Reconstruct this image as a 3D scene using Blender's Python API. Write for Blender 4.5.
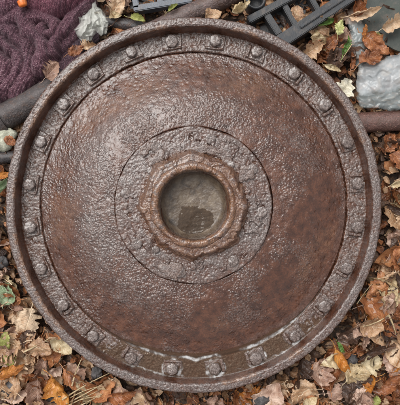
import bpy, math, random
import numpy as np
from mathutils import Vector, Matrix, Euler

scene = bpy.context.scene
for o in list(bpy.data.objects):
    bpy.data.objects.remove(o)
R = math.radians
PI = math.pi

# ------------------------------------------------------------------ frame of the leaning wheel
MM = 0.001
PX = 0.0024                       # metres per photo pixel in the plane of the wheel's lip
DIST = 1.5                        # camera to lip plane
TILT = Euler((R(4.0), R(0.45), 0)).to_matrix()
WC = Vector((0, 0, 0.121))        # centre of the lip plane in the world
CAM_L = Vector((0.0156, 0.006, DIST))
CAM_W = WC + TILT @ CAM_L

# ------------------------------------------------------------------ camera
cd = bpy.data.cameras.new('camera')
cam = bpy.data.objects.new('camera', cd)
scene.collection.objects.link(cam)
cam.matrix_world = Matrix.Translation(CAM_W) @ TILT.to_4x4()
cd.sensor_fit = 'HORIZONTAL'
cd.sensor_width = 36
cd.lens = 36 * DIST / (400 * PX)
cd.clip_start = 0.05
cd.clip_end = 200
scene.camera = cam

# ------------------------------------------------------------------ sky, sun, exposure
SUN_EL, SUN_AZ = 63, -40          # azimuth measured from picture-up, clockwise
w = bpy.data.worlds.new('World'); scene.world = w; w.use_nodes = True
nt = w.node_tree
sky = nt.nodes.new('ShaderNodeTexSky'); sky.sky_type = 'NISHITA'; sky.sun_disc = False
sky.sun_elevation = R(SUN_EL); sky.sun_rotation = R(SUN_AZ)
sky.dust_density = 4.0; sky.air_density = 1.0
hs = nt.nodes.new('ShaderNodeHueSaturation'); hs.inputs['Saturation'].default_value = 0.08
bg = nt.nodes['Background']; bg.inputs['Strength'].default_value = 0.14
nt.links.new(sky.outputs[0], hs.inputs['Color']); nt.links.new(hs.outputs[0], bg.inputs['Color'])
sl = bpy.data.lights.new('sun', 'SUN'); sl.energy = 1.3; sl.angle = R(38); sl.color = (1.0, 0.97, 0.93)
sun = bpy.data.objects.new('sun', sl); scene.collection.objects.link(sun)
sd = Vector((math.cos(R(SUN_EL)) * math.sin(R(SUN_AZ)), math.cos(R(SUN_EL)) * math.cos(R(SUN_AZ)), math.sin(R(SUN_EL))))
sun.rotation_euler = sd.to_track_quat('Z', 'Y').to_euler()
sun.location = sd * 5
scene.view_settings.view_transform = 'Standard'
scene.view_settings.look = 'None'
scene.view_settings.gamma = 1.0
scene.view_settings.use_curve_mapping = False
scene.view_settings.exposure = 0.55
scene.render.engine = 'CYCLES'
scene.cycles.use_denoising = True

C = scene.collection
rnd = random.Random(7)

# ------------------------------------------------------------------ helpers
def pix(px, py, z=0.0):
    """photo pixel -> world point at world height z"""
    d = TILT @ Vector(((px - 200) * PX, -(py - 202.5) * PX, -DIST))
    t = (z - CAM_W.z) / d.z
    return CAM_W + d * t

def npix(px, py, z):
    px = np.asarray(px, float); py = np.asarray(py, float); z = np.asarray(z, float) + 0 * px
    T = np.array(TILT)
    loc = np.stack([(px - 200) * PX, -(py - 202.5) * PX, np.full(px.shape, -DIST)], -1)
    d = loc @ T.T
    t = (z - CAM_W.z) / d[..., 2]
    return np.array(CAM_W) + d * t[..., None]

_tabs = {}
def vnoise(x, y, seed=0):
    if seed not in _tabs:
        _tabs[seed] = np.random.RandomState(seed).rand(256, 256)
    T = _tabs[seed]
    xi = np.floor(x).astype(int); yi = np.floor(y).astype(int)
    fx = x - xi; fy = y - yi
    fx = fx * fx * fx * (fx * (fx * 6 - 15) + 10); fy = fy * fy * fy * (fy * (fy * 6 - 15) + 10)
    x0 = xi & 255; x1 = (xi + 1) & 255; y0 = yi & 255; y1 = (yi + 1) & 255
    return ((T[x0, y0] * (1 - fx) + T[x1, y0] * fx) * (1 - fy) + (T[x0, y1] * (1 - fx) + T[x1, y1] * fx) * fy) * 2 - 1

def fbm(x, y, size, octs=4, seed=0, gain=0.5):
    s = 0; a = 1; tot = 0
    f = 1.0 / size
    for i in range(octs):
        ca, sa = math.cos(i * 1.1 + seed), math.sin(i * 1.1 + seed)
        s = s + a * vnoise((x * ca - y * sa) * f + 17.3 * i, (x * sa + y * ca) * f + 5.1 * i, seed * 13 + i)
        tot += a; a *= gain; f *= 2.03
    return s / tot

def worley(x, y, size, seed=0):
    rs = np.random.RandomState(seed + 900)
    JX = rs.rand(128, 128); JY = rs.rand(128, 128); ID = rs.rand(128, 128)
    x = x / size; y = y / size
    xi = np.floor(x).astype(int); yi = np.floor(y).astype(int)
    f1 = np.full(x.shape, 9.0); f2 = np.full(x.shape, 9.0); cid = np.zeros(x.shape)
    for dx in (-1, 0, 1):
        for dy in (-1, 0, 1):
            cx = xi + dx; cy = yi + dy
            a = cx & 127; b = cy & 127
            d = np.hypot(cx + JX[a, b] - x, cy + JY[a, b] - y)
            m = d < f1
            f2 = np.where(m, f1, np.minimum(f2, d)); cid = np.where(m, ID[a, b], cid); f1 = np.where(m, d, f1)
    return f1, f2, cid

def sstep(a, b, x):
    t = np.clip((x - a) / (b - a), 0, 1)
    return t * t * (3 - 2 * t)

def mesh_np(name, V, F, uv=None, attrs=None, smooth=True):
    V = np.asarray(V, np.float32); F = np.asarray(F, np.int32)
    me = bpy.data.meshes.new(name)
    n = F.shape[1]
    me.vertices.add(len(V)); me.vertices.foreach_set('co', V.ravel())
    me.loops.add(F.size); me.loops.foreach_set('vertex_index', F.ravel())
    me.polygons.add(len(F))
    me.polygons.foreach_set('loop_start', np.arange(0, F.size, n, dtype=np.int32))
    me.polygons.foreach_set('loop_total', np.full(len(F), n, np.int32))
    me.update(calc_edges=True)
    if smooth:
        me.polygons.foreach_set('use_smooth', np.ones(len(F), bool))
    if uv is not None:
        l = me.uv_layers.new(name='UVMap')
        l.data.foreach_set('uv', np.asarray(uv, np.float32)[F.ravel()].ravel())
    for k, a in (attrs or {}).items():
        at = me.attributes.new(k, 'FLOAT', 'POINT')
        at.data.foreach_set('value', np.asarray(a, np.float32).ravel())
    me.validate()
    return me

def grid_faces(nu, nv, wrap_u=False):
    i = np.arange(nu if wrap_u else nu - 1); j = np.arange(nv - 1)
    I, J = np.meshgrid(i, j, indexing='ij'); I2 = (I + 1) % nu
    return np.stack([I * nv + J, I2 * nv + J, I2 * nv + J + 1, I * nv + J + 1], -1).reshape(-1, 4)

def obj(name, me, mat, parent=None):
    o = bpy.data.objects.new(name, me); C.objects.link(o)
    if mat and not me.materials:
        me.materials.append(mat)
    if parent:
        o.parent = parent
    return o

def tag(o, label=None, cat=None, group=None, kind=None):
    if label: o['label'] = label
    if cat: o['category'] = cat
    if group: o['group'] = group
    if kind: o['kind'] = kind
    return o

def empty(name, loc=(0, 0, 0)):
    o = bpy.data.objects.new(name, None); C.objects.link(o); o.location = loc
    o.empty_display_size = 0.05
    return o

# ------------------------------------------------------------------ materials
class NT:
    def __init__(s, name):
        s.m = bpy.data.materials.new(name); s.m.use_nodes = True
        s.t = s.m.node_tree; s.b = s.t.nodes['Principled BSDF']; s.out = s.t.nodes['Material Output']
        s.co = s.t.nodes.new('ShaderNodeTexCoord')
    def n(s, typ, **kw):
        nd = s.t.nodes.new('ShaderNode' + typ)
        for k, v in kw.items(): setattr(nd, k, v)
        return nd
    def l(s, a, b): s.t.links.new(a, b)
    def vec(s, per_object=False, kind='Object'):
        v = s.co.outputs[kind]
        if per_object:
            oi = s.n('ObjectInfo'); m = s.n('Math', operation='MULTIPLY'); m.inputs[1].default_value = 37.0
            s.l(oi.outputs['Random'], m.inputs[0])
            a = s.n('VectorMath', operation='ADD'); s.l(v, a.inputs[0]); s.l(m.outputs[0], a.inputs[1]); v = a.outputs[0]
        return v
    def noise(s, v, scale, detail=6, rough=0.55, dist=0.0):
        nd = s.n('TexNoise'); nd.inputs['Scale'].default_value = scale; nd.inputs['Detail'].default_value = detail
        nd.inputs['Roughness'].default_value = rough; nd.inputs['Distortion'].default_value = dist
        s.l(v, nd.inputs['Vector']); return nd.outputs['Fac']
    def vor(s, v, scale, feature='F1', out='Distance'):
        nd = s.n('TexVoronoi', feature=feature); nd.inputs['Scale'].default_value = scale
        s.l(v, nd.inputs['Vector']); return nd.outputs[out]
    def ramp(s, f, stops, interp='LINEAR'):
        r = s.n('ValToRGB'); r.color_ramp.interpolation = interp; e = r.color_ramp.elements
        while len(e) < len(stops): e.new(0.5)
        for i, (p, c) in enumerate(stops):
            e[i].position = p
            e[i].color = (c, c, c, 1) if isinstance(c, (int, float)) else (*c, 1)
        s.l(f, r.inputs['Fac']); return r.outputs['Color']
    def math(s, op, a, b=None, clamp=False):
        m = s.n('Math', operation=op, use_clamp=clamp)
        for i, v in enumerate((a, b)):
            if v is None: continue
            if isinstance(v, (int, float)): m.inputs[i].default_value = v
            else: s.l(v, m.inputs[i])
        return m.outputs[0]
    def mix(s, f, a, b, blend='MIX'):
        m = s.n('Mix', data_type='RGBA', blend_type=blend)
        for k, v in ((0, f), (6, a), (7, b)):
            if isinstance(v, (int, float)): m.inputs[k].default_value = v
            elif isinstance(v, tuple): m.inputs[k].default_value = (*v, 1)
            else: s.l(v, m.inputs[k])
        return m.outputs[2]
    def attr(s, name):
        a = s.n('Attribute'); a.attribute_name = name; return a.outputs['Fac']
    def bump(s, h, dist, strength=1.0, prev=None):
        b = s.n('Bump'); b.inputs['Distance'].default_value = dist; b.inputs['Strength'].default_value = strength
        s.l(h, b.inputs['Height'])
        if prev is not None: s.l(prev, b.inputs['Normal'])
        return b.outputs['Normal']
    def set(s, color=None, rough=None, normal=None, **kw):
        for k, v in (('Base Color', color), ('Roughness', rough), ('Normal', normal)):
            if v is None: continue
            if isinstance(v, (int, float)): s.b.inputs[k].default_value = v
            elif isinstance(v, tuple): s.b.inputs[k].default_value = (*v, 1)
            else: s.l(v, s.b.inputs[k])
        for k, v in kw.items():
            s.b.inputs[k.replace('_', ' ')].default_value = v
        return s.m

def rust_material(name, per_object=False, grey_base=None, relief=1.0, gloss=0.0):
    s = NT(name); v = s.vec(per_object)
    big = s.noise(v, 9, 5, 0.6); mid = s.noise(v, 46, 6, 0.65, 0.4); fine = s.noise(v, 260, 4, 0.6)
    cells = s.vor(v, 330)
    red = s.ramp(mid, [(0.25, (0.025, 0.0095, 0.0053)), (0.45, (0.066, 0.0235, 0.0122)), (0.60, (0.106, 0.0385, 0.0190)), (0.80, (0.165, 0.064, 0.030))])
    grey = s.ramp(fine, [(0.30, (0.036, 0.026, 0.023)), (0.48, (0.108, 0.082, 0.073)), (0.68, (0.260, 0.212, 0.196))])
    org = s.ramp(fine, [(0.3, (0.090, 0.040, 0.020)), (0.5, (0.19, 0.090, 0.046)), (0.75, (0.32, 0.19, 0.115))])
    g = s.attr('grey') if grey_base is None else None
    hh = s.attr('lump')
    if g is None:
        g = s.math('ADD', grey_base, 0.0)
    t = s.math('ADD', s.math('MULTIPLY', s.math('SUBTRACT', mid, 0.5), 1.9), s.math('MULTIPLY', s.math('SUBTRACT', big, 0.5), 1.5))
    t = s.math('ADD', t, s.math('MULTIPLY', hh, 1.25))
    gm = s.math('ADD', g, s.math('MULTIPLY', t, 0.55), clamp=True)
    col = s.mix(gm, red, grey)
    om = s.attr('orange')
    om2 = s.math('MULTIPLY', om, s.ramp(s.noise(v, 75, 5, 0.6), [(0.36, 0.0), (0.56, 1.0)]))
    col = s.mix(om2, col, org)
    # scattered small orange blooms of new rust
    bl = s.ramp(s.noise(v, 22, 7, 0.7), [(0.66, 0.0), (0.76, 0.75)])
    col = s.mix(s.math('MULTIPLY', bl, 0.4), col, org)
    col = s.mix(s.math('MULTIPLY', s.ramp(cells, [(0.0, 0.0), (0.35, 0.0), (0.75, 1.0)]), 0.35), col, (0.028, 0.014, 0.010))
    rough = s.ramp(mid, [(0.25, 0.16 - gloss), (0.5, 0.27 - gloss), (0.8, 0.44 - gloss)])
    hgt = s.math('ADD', s.math('MULTIPLY', fine, 0.7), s.math('MULTIPLY', cells, -0.45))
    nrm = s.bump(hgt, 0.0019 * relief, 0.9)
    return s.set(col, rough, nrm, Coat_Weight=0.48, Coat_Roughness=0.12, IOR=1.5)

M_RUST = rust_material('wet_pitted_rust')
M_DOME = rust_material('wet_red_rust', relief=0.62)
M_HUB = rust_material('wet_hub_rust', relief=0.65)
M_BOLT = rust_material('wet_rusted_bolt', True, 1.15, 0.55)
M_PLATE = rust_material('wet_rusted_plate', True, 0.58, 0.7)

def pipe_material(name, a, b, rough=0.4, bump=0.0008):
    s = NT(name); v = s.vec()
    n1 = s.noise(v, 30, 7, 0.65); n2 = s.noise(v, 240, 4)
    col = s.ramp(n1, [(0.3, a), (0.7, b)])
    col = s.mix(s.ramp(n2, [(0.55, 0.0), (0.72, 0.6)]), col, tuple(min(1, c * 2.4) for c in b))
    col = s.mix(s.ramp(s.noise(v, 70, 9, 0.75), [(0.50, 0.0), (0.62, 0.8)]), col, (0.085, 0.046, 0.032))
    return s.set(col, s.ramp(n2, [(0.3, rough - 0.12), (0.7, rough + 0.2)]), s.bump(s.math('ADD', n1, s.math('MULTIPLY', n2, 0.7)), bump * 3.2, 1.0), Coat_Weight=0.12, Coat_Roughness=0.3)
M_PIPE_GREY = pipe_material('dark_grey_iron_pipe', (0.034, 0.028, 0.028), (0.088, 0.072, 0.070), 0.55, 0.0012)
M_PIPE_RED = pipe_material('red_brown_iron_pipe', (0.045, 0.020, 0.016), (0.14, 0.070, 0.056))
M_PIPE_BROWN = pipe_material('brown_iron_pipe', (0.05, 0.032, 0.028), (0.125, 0.085, 0.078))
M_PIPE_BLACK = pipe_material('black_pipe', (0.018, 0.016, 0.017), (0.045, 0.040, 0.042), 0.35)

def plastic_material(name, a, b, rough=0.38):
    s = NT(name); v = s.vec()
    n1 = s.noise(v, 26, 7, 0.65); n2 = s.noise(v, 300, 3)
    col = s.ramp(n1, [(0.35, a), (0.72, b)])
    col = s.mix(s.ramp(s.noise(v, 45, 10, 0.75), [(0.50, 0.0), (0.70, 0.75)]), col, (0.12, 0.095, 0.078))
    return s.set(col, s.ramp(n1, [(0.3, rough - 0.1), (0.7, rough + 0.22)]), s.bump(s.math('ADD', n2, s.math('MULTIPLY', n1, 3.0)), 0.0008, 0.6))
M_CRATE = plastic_material('black_moulded_plastic', (0.014, 0.015, 0.017), (0.050, 0.055, 0.062), 0.5)
M_SHEET = plastic_material('dark_green_grey_plastic', (0.026, 0.032, 0.028), (0.060, 0.070, 0.060), 0.60)
M_GREYPL = plastic_material('blue_grey_plastic', (0.055, 0.065, 0.082), (0.12, 0.135, 0.165), 0.4)
M_ORANGE = plastic_material('orange_plastic', (0.62, 0.13, 0.02), (0.80, 0.24, 0.04), 0.35)

# knitted wool
def knit_material():
    s = NT('purple_marled_knit'); uv = s.co.outputs['UV']; v = s.vec()
    br = s.n('TexBrick'); s.l(uv, br.inputs['Vector']); br.inputs['Scale'].default_value = 1.0
    br.inputs['Brick Width'].default_value = 0.0032; br.inputs['Row Height'].default_value = 0.0021
    br.inputs['Mortar Size'].default_value = 0.0003; br.inputs['Color1'].default_value = (0, 0, 0, 1); br.inputs['Color2'].default_value = (1, 1, 1, 1)
    br.inputs['Mortar'].default_value = (0.2, 0.2, 0.2, 1); br.offset = 0.5
    n1 = s.noise(v, 620, 2, 0.6); n2 = s.noise(v, 11, 4, 0.55)
    m = s.math('ADD', s.math('MULTIPLY', br.outputs['Color'], 0.30), s.math('MULTIPLY', n1, 0.72))
    col = s.ramp(m, [(0.27, (0.026, 0.010, 0.016)), (0.45, (0.084, 0.034, 0.048)), (0.60, (0.170, 0.086, 0.106)), (0.78, (0.40, 0.28, 0.30))])
    pk = s.ramp(m, [(0.27, (0.045, 0.012, 0.022)), (0.45, (0.13, 0.040, 0.060)), (0.62, (0.22, 0.085, 0.110)), (0.78, (0.38, 0.20, 0.235))])
    col = s.mix(s.attr('pink'), col, pk)
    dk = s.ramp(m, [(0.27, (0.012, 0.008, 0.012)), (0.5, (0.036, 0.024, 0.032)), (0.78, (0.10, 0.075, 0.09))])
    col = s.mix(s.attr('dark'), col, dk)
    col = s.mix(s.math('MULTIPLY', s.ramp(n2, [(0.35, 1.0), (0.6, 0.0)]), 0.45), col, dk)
    h = s.math('ADD', s.math('MULTIPLY', n1, 0.8), s.math('MULTIPLY', br.outputs['Color'], 0.3))
    return s.set(col, 0.92, s.bump(h, 0.0012, 0.9), Sheen_Weight=0.06, Sheen_Roughness=0.6, Specular_IOR_Level=0.2)
M_KNIT = knit_material()

def film_material(name, tint, opacity, rough=0.22):
    s = NT(name); v = s.vec()
    n = s.noise(v, 34, 6, 0.6); n2 = s.noise(v, 160, 5, 0.6, 0.8)
    wn = s.n('TexNoise'); wn.inputs['Scale'].default_value = 22; s.l(v, wn.inputs['Vector'])
    wa = s.n('VectorMath', operation='SCALE'); wa.inputs['Scale'].default_value = 0.03; s.l(wn.outputs['Color'], wa.inputs[0])
    wb = s.n('VectorMath', operation='ADD'); s.l(v, wb.inputs[0]); s.l(wa.outputs[0], wb.inputs[1]); wv = wb.outputs[0]
    dirt = s.ramp(s.noise(v, 18, 7, 0.7), [(0.54, 0.0), (0.74, 0.45)])
    col = s.mix(dirt, tint, tuple(c * 0.42 for c in tint))
    s.set(col, rough, s.bump(s.math('ADD', s.math('MULTIPLY', n2, 0.25), s.math('ADD', s.math('MINIMUM', s.vor(wv, 42, 'DISTANCE_TO_EDGE'), 0.35), s.math('MULTIPLY', s.math('MINIMUM', s.vor(wv, 105, 'DISTANCE_TO_EDGE'), 0.3), 0.5))), 0.0016, 0.7), Specular_IOR_Level=0.9)
    tr = s.n('BsdfTransparent'); tr.inputs['Color'].default_value = (0.90, 0.93, 0.92, 1)
    tl = s.n('BsdfTranslucent'); s.l(col, tl.inputs['Color'])
    a = s.n('MixShader'); a.inputs[0].default_value = 0.25; s.l(s.b.outputs[0], a.inputs[1]); s.l(tl.outputs[0], a.inputs[2])
    mx = s.n('MixShader'); f = s.ramp(n, [(0.3, max(0, opacity - 0.08)), (0.7, min(1, opacity + 0.08))])
    f = s.math('SUBTRACT', f, s.attr('thick'), clamp=True)
    s.l(f, mx.inputs[0]); s.l(tr.outputs[0], mx.inputs[1]); s.l(a.outputs[0], mx.inputs[2])
    s.l(mx.outputs[0], s.out.inputs['Surface'])
    return s.m
M_FILM_CLEAR = film_material('clear_crumpled_film', (0.90, 0.91, 0.84), 0.58, 0.10)
M_FILM_GREY = film_material('pale_grey_plastic_film', (0.72, 0.76, 0.78), 0.54, 0.30)
M_FILM_LOW = film_material('thin_grey_plastic_film', (0.44, 0.49, 0.49), 0.50, 0.16)

def water_material(name, tint, silt=(0.085, 0.052, 0.032), murk=0.0):
    s = NT(name); v = s.vec()
    s.t.nodes.remove(s.b)
    nrm = s.bump(s.noise(v, 55, 3, 0.5), 0.0009, 0.6)
    fr = s.n('Fresnel'); fr.inputs['IOR'].default_value = 1.34; s.l(nrm, fr.inputs['Normal'])
    gl = s.n('BsdfGlossy'); gl.inputs['Roughness'].default_value = 0.03; s.l(nrm, gl.inputs['Normal'])
    tr = s.n('BsdfTransparent'); tr.inputs['Color'].default_value = (*tint, 1)
    mx = s.n('MixShader'); s.l(fr.outputs[0], mx.inputs[0]); s.l(tr.outputs[0], mx.inputs[1]); s.l(gl.outputs[0], mx.inputs[2])
    mk = s.n('BsdfDiffuse'); mk.inputs['Color'].default_value = (*silt, 1)
    mm = s.n('MixShader'); mm.inputs[0].default_value = murk; s.l(tr.outputs[0], mm.inputs[1]); s.l(mk.outputs[0], mm.inputs[2]); s.l(mm.outputs[0], mx.inputs[1])
    df = s.n('BsdfDiffuse'); df.inputs['Color'].default_value = (0.62, 0.62, 0.62, 1)  # pale diffuse colour standing in for reflected sky
    sc = s.math('MULTIPLY', s.attr('painted_glint'), s.ramp(s.noise(v, 150, 5, 0.6), [(0.30, 0.35), (0.55, 1.0)]))
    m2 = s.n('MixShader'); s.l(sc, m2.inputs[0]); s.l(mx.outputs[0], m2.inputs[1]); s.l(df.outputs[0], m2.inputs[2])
    s.l(m2.outputs[0], s.out.inputs['Surface'])
    return s.m
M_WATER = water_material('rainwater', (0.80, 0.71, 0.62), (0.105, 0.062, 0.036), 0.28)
M_PUDDLE = water_material('murky_rainwater', (0.72, 0.64, 0.55), (0.075, 0.050, 0.033), 0.25)

def leaf_material(name, c0, c1, c2, rough=0.30, vein=1.25):
    s = NT(name); v = s.vec(True); uv = s.co.outputs['UV']
    sp = s.n('SeparateXYZ'); s.l(uv, sp.inputs[0])
    av = s.math('ABSOLUTE', sp.outputs[1])
    mid = s.math('SUBTRACT', 1.0, s.math('MULTIPLY', av, 16.0), clamp=True)
    ph = s.math('MULTIPLY', s.math('SUBTRACT', sp.outputs[0], s.math('MULTIPLY', av, 0.28)), 50.0)
    side = s.math('POWER', s.math('MAXIMUM', s.math('SINE', ph), 0.0), 9.0)
    ve = s.math('MAXIMUM', mid, s.math('MULTIPLY', side, 0.65))
    n1 = s.noise(v, 48, 7, 0.65, 0.5); n2 = s.noise(v, 210, 4, 0.6)
    oi = s.n('ObjectInfo')
    t = s.math('ADD', s.math('ADD', n1, s.attr('tone')), s.math('MULTIPLY', s.math('SUBTRACT', oi.outputs['Random'], 0.5), 0.26))
    col = s.ramp(t, [(0.30, c0), (0.50, c1), (0.70, c2)])
    spots = s.ramp(s.noise(v, 95, 5, 0.7), [(0.60, 0.0), (0.70, 0.8)])
    col = s.mix(spots, col, tuple(c * 0.4 for c in c0))
    col = s.mix(s.math('MULTIPLY', ve, 0.55), col, tuple(min(0.8, c * vein) for c in c2))
    wr = s.noise(v, 26, 3, 0.5, 1.5)
    nrm = s.bump(s.math('ADD', s.math('MULTIPLY', ve, -0.8), s.math('ADD', s.math('ADD', n1, s.math('MULTIPLY', s.math('ABSOLUTE', s.math('SUBTRACT', wr, 0.5)), 4.0)), s.math('MULTIPLY', n2, 0.4))), 0.0030, 0.55)
    s.set(col, s.ramp(n2, [(0.3, rough - 0.12), (0.7, rough + 0.2)]), nrm)
    tl = s.n('BsdfTranslucent'); s.l(col, tl.inputs['Color']); s.l(nrm, tl.inputs['Normal'])
    mx = s.n('MixShader'); mx.inputs[0].default_value = 0.22; s.l(s.b.outputs[0], mx.inputs[1]); s.l(tl.outputs[0], mx.inputs[2])
    s.l(mx.outputs[0], s.out.inputs['Surface'])
    return s.m
LEAF = {
    'tan': leaf_material('tan_leaf', (0.25, 0.125, 0.062), (0.50, 0.305, 0.175), (0.70, 0.53, 0.37)),
    'rust': leaf_material('rust_brown_leaf', (0.120, 0.040, 0.018), (0.33, 0.120, 0.048), (0.55, 0.265, 0.120)),
    'dark': leaf_material('dark_brown_leaf', (0.028, 0.016, 0.012), (0.078, 0.042, 0.028), (0.15, 0.088, 0.058), 0.36),
    'pink': leaf_material('pinkish_brown_leaf', (0.19, 0.100, 0.068), (0.41, 0.250, 0.180), (0.64, 0.47, 0.37)),
    'orange': leaf_material('orange_leaf', (0.22, 0.065, 0.015), (0.48, 0.17, 0.030), (0.62, 0.30, 0.075)),
    'straw': leaf_material('pale_straw_leaf', (0.34, 0.23, 0.12), (0.56, 0.43, 0.25), (0.70, 0.60, 0.41), vein=1.15),
    'yellow': leaf_material('yellow_green_leaf', (0.20, 0.22, 0.055), (0.40, 0.42, 0.13), (0.56, 0.55, 0.25), vein=1.2),
    'green': leaf_material('bright_green_leaf', (0.075, 0.15, 0.030), (0.15, 0.28, 0.060), (0.28, 0.42, 0.13)),
    'cream': leaf_material('cream_scrap', (0.50, 0.42, 0.28), (0.70, 0.64, 0.48), (0.78, 0.74, 0.62), vein=1.02),
    'palegreen': leaf_material('pale_green_leaf', (0.20, 0.28, 0.15), (0.38, 0.47, 0.29), (0.54, 0.60, 0.44), vein=1.1),
}

def soil_material():
    s = NT('wet_soil_and_leaf_mould'); v = s.vec()
    n1 = s.noise(v, 16, 8, 0.7); n2 = s.noise(v, 120, 6, 0.65); vo = s.vor(v, 36, out='Color')
    sp = s.n('SeparateColor'); s.l(vo, sp.inputs[0])
    col = s.ramp(n1, [(0.3, (0.018, 0.012, 0.009)), (0.5, (0.042, 0.027, 0.019)), (0.7, (0.085, 0.055, 0.038))])
    lf = s.ramp(sp.outputs[0], [(0.0, (0.10, 0.045, 0.022)), (0.5, (0.20, 0.10, 0.05)), (1.0, (0.32, 0.19, 0.10))])
    col = s.mix(s.ramp(n2, [(0.50, 0.0), (0.62, 0.7)]), col, lf)
    return s.set(col, s.ramp(n2, [(0.3, 0.35), (0.7, 0.7)]), s.bump(s.math('ADD', n1, n2), 0.006, 0.9))
M_SOIL = soil_material()

def stone_material(name, a, b, c):
    s = NT(name); v = s.vec(True)
    n1 = s.noise(v, 60, 8, 0.7); n2 = s.noise(v, 300, 4)
    col = s.ramp(n1, [(0.32, a), (0.5, b), (0.68, c)])
    return s.set(col, 0.55, s.bump(s.math('ADD', n1, s.math('MULTIPLY', n2, 0.5)), 0.004, 0.9))
M_CLOD = stone_material('dark_grey_clod', (0.022, 0.020, 0.020), (0.060, 0.055, 0.055), (0.15, 0.14, 0.14))
M_STONE = stone_material('pale_lichen_stone', (0.22, 0.22, 0.16), (0.46, 0.46, 0.36), (0.62, 0.61, 0.50))
M_STALK = stone_material('dry_grass_stalk', (0.22, 0.15, 0.08), (0.42, 0.32, 0.18), (0.60, 0.50, 0.33))

# ------------------------------------------------------------------ ground
def make_ground():
    g = np.concatenate([-np.geomspace(30, 1.05, 26), np.linspace(-1.0, 1.0, 230), np.geomspace(1.05, 30, 26)])
    X, Y = np.meshgrid(g, g, indexing='ij')
    near = 1 - sstep(1.2, 4.0, np.hypot(X, Y))
    Z = (fbm(X, Y, 0.22, 4, 3) * 0.010 + fbm(X, Y, 0.035, 4, 4) * 0.007) * near - 0.004
    under = 1 - sstep(0.44, 0.52, np.hypot(X, Y))
    Z = Z - 0.010 * under
    me = mesh_np('ground', np.stack([X, Y, Z], -1).reshape(-1, 3), grid_faces(len(g), len(g)))
    return tag(obj('ground', me, M_SOIL), 'dark wet soil beneath the fallen leaves', None, None, 'structure')
make_ground()

# ------------------------------------------------------------------ the wheel
wheel = empty('rusty_wheel')
wheel.matrix_world = Matrix.Translation(WC) @ TILT.to_4x4()
tag(wheel, 'big rusty cast iron wheel with domed disc, bolted rim and open hub, lying flat', 'wheel')

def rpx(r, z):                      # photo radius at local height z -> metres
    return r * PX * (DIST - z) / DIST

def densify(pts, step):
    out = [pts[0]]
    for a, b in zip(pts[:-1], pts[1:]):
        n = max(1, int(math.ceil(math.dist(a, b) / step)))
        for k in range(1, n + 1):
            out.append((a[0] + (b[0] - a[0]) * k / n, a[1] + (b[1] - a[1]) * k / n))
    return np.array(out)

def revolve(name, prof, nth, disp, grey, orange=None, rmod=None, mat=None):
    """lathe a dense profile (outer to inner), displaced along its normal by disp(x, y, R, Z, theta)"""
    P = prof; n = len(P)
    T = np.gradient(P, axis=0); L = np.linalg.norm(T, axis=1, keepdims=True); T = T / np.maximum(L, 1e-9)
    N = np.stack([T[:, 1], -T[:, 0]], 1)           # going inwards, normal points up
    arc = np.concatenate([[0], np.cumsum(np.linalg.norm(np.diff(P, axis=0), axis=1))])
    rho = P[0, 0] - arc
    if rho.min() < 0.01:
        rho = rho - rho.min() + 0.0
    th = np.linspace(0, 2 * PI, nth, endpoint=False)
    TH, RHO = np.meshgrid(th, rho, indexing='ij')
    RR = np.broadcast_to(P[:, 0], TH.shape); ZZ = np.broadcast_to(P[:, 1], TH.shape)
    x = RHO * np.cos(TH); y = RHO * np.sin(TH)
    d, lump = disp(x, y, RR, ZZ, TH)
    R2 = RR + N[:, 0] * d; Z2 = ZZ + N[:, 1] * d
    if rmod is not None:
        R2 = R2 + rmod(RR, ZZ, TH)
    V = np.stack([R2 * np.cos(TH), R2 * np.sin(TH), Z2], -1).reshape(-1, 3)
    g = grey(x, y, RR, ZZ, TH) if callable(grey) else np.full(TH.shape, grey)
    a = orange(x, y, RR, ZZ, TH) if callable(orange) else np.full(TH.shape, orange or 0.0)
    me = mesh_np(name, V, grid_faces(nth, n, True), attrs={'grey': g, 'orange': a, 'lump': lump})
    return obj(name, me, mat or M_RUST, wheel)

def lumps(x, y, size, seed, sharp=1.0):
    f1, f2, c = worley(x + 0.25 * size * fbm(x, y, size * 1.2, 2, seed + 1), y + 0.25 * size * fbm(x, y, size * 1.3, 2, seed + 2), size, seed)
    return (1 - np.clip(f1, 0, 1)) ** sharp * (0.45 + 0.9 * c) - 0.42

def pits(x, y, size, seed, thr):
    f1, f2, c = worley(x, y, size, seed)
    return -sstep(0.42, 0.10, f1) * (c > thr)

# rim: lip, inner wall, outer drum
def rim_disp(x, y, RR, ZZ, TH):
    wall = sstep(-0.004, -0.010, ZZ) * (RR < 0.44)
    a = lumps(x, y, 0.0034, 11) * 0.0008 + fbm(x, y, 0.02, 4, 12) * 0.0008 + pits(x, y, 0.008, 13, 0.62) * 0.0010
    l = np.clip((a / 0.0012), -1, 1)
    return a * (1 - 0.55 * wall), l
def rim_grey(x, y, RR, ZZ, TH):
    edge = fbm(x, y, 0.012, 4, 15) * 0.004
    lip = sstep(-0.007, -0.0015, ZZ + edge)
    outer = (RR > 0.445)
    return np.where(outer & (ZZ < -0.004), 0.35, -0.25 + lip * 0.98)
def rim_orange(x, y, RR, ZZ, TH):
    return 0.75 * sstep(0.42, 0.70, fbm(x, y, 0.05, 4, 16) + 0.45) * sstep(-0.014, -0.003, ZZ) * sstep(0.442, 0.436, RR)
def rim_nick(RR, ZZ, TH):
    u = TH * 0.44
    k = fbm(u, 0 * u + 3.0, 0.05, 3, 17) * 0.0014
    return k + np.where((ZZ > -0.01), fbm(u, RR * 3, 0.012, 3, 18) * 0.0010, 0)
prof = densify([(0.425, -0.070), (0.432, -0.075), (0.449, -0.075), (0.4525, -0.071), (0.4530, -0.006), (0.4515, -0.002), (0.448, 0.0),
                (0.4345, 0.0), (0.4312, -0.0022), (0.4300, -0.006), (0.4275, -0.041), (0.4255, -0.0470)], 0.0015)
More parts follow.
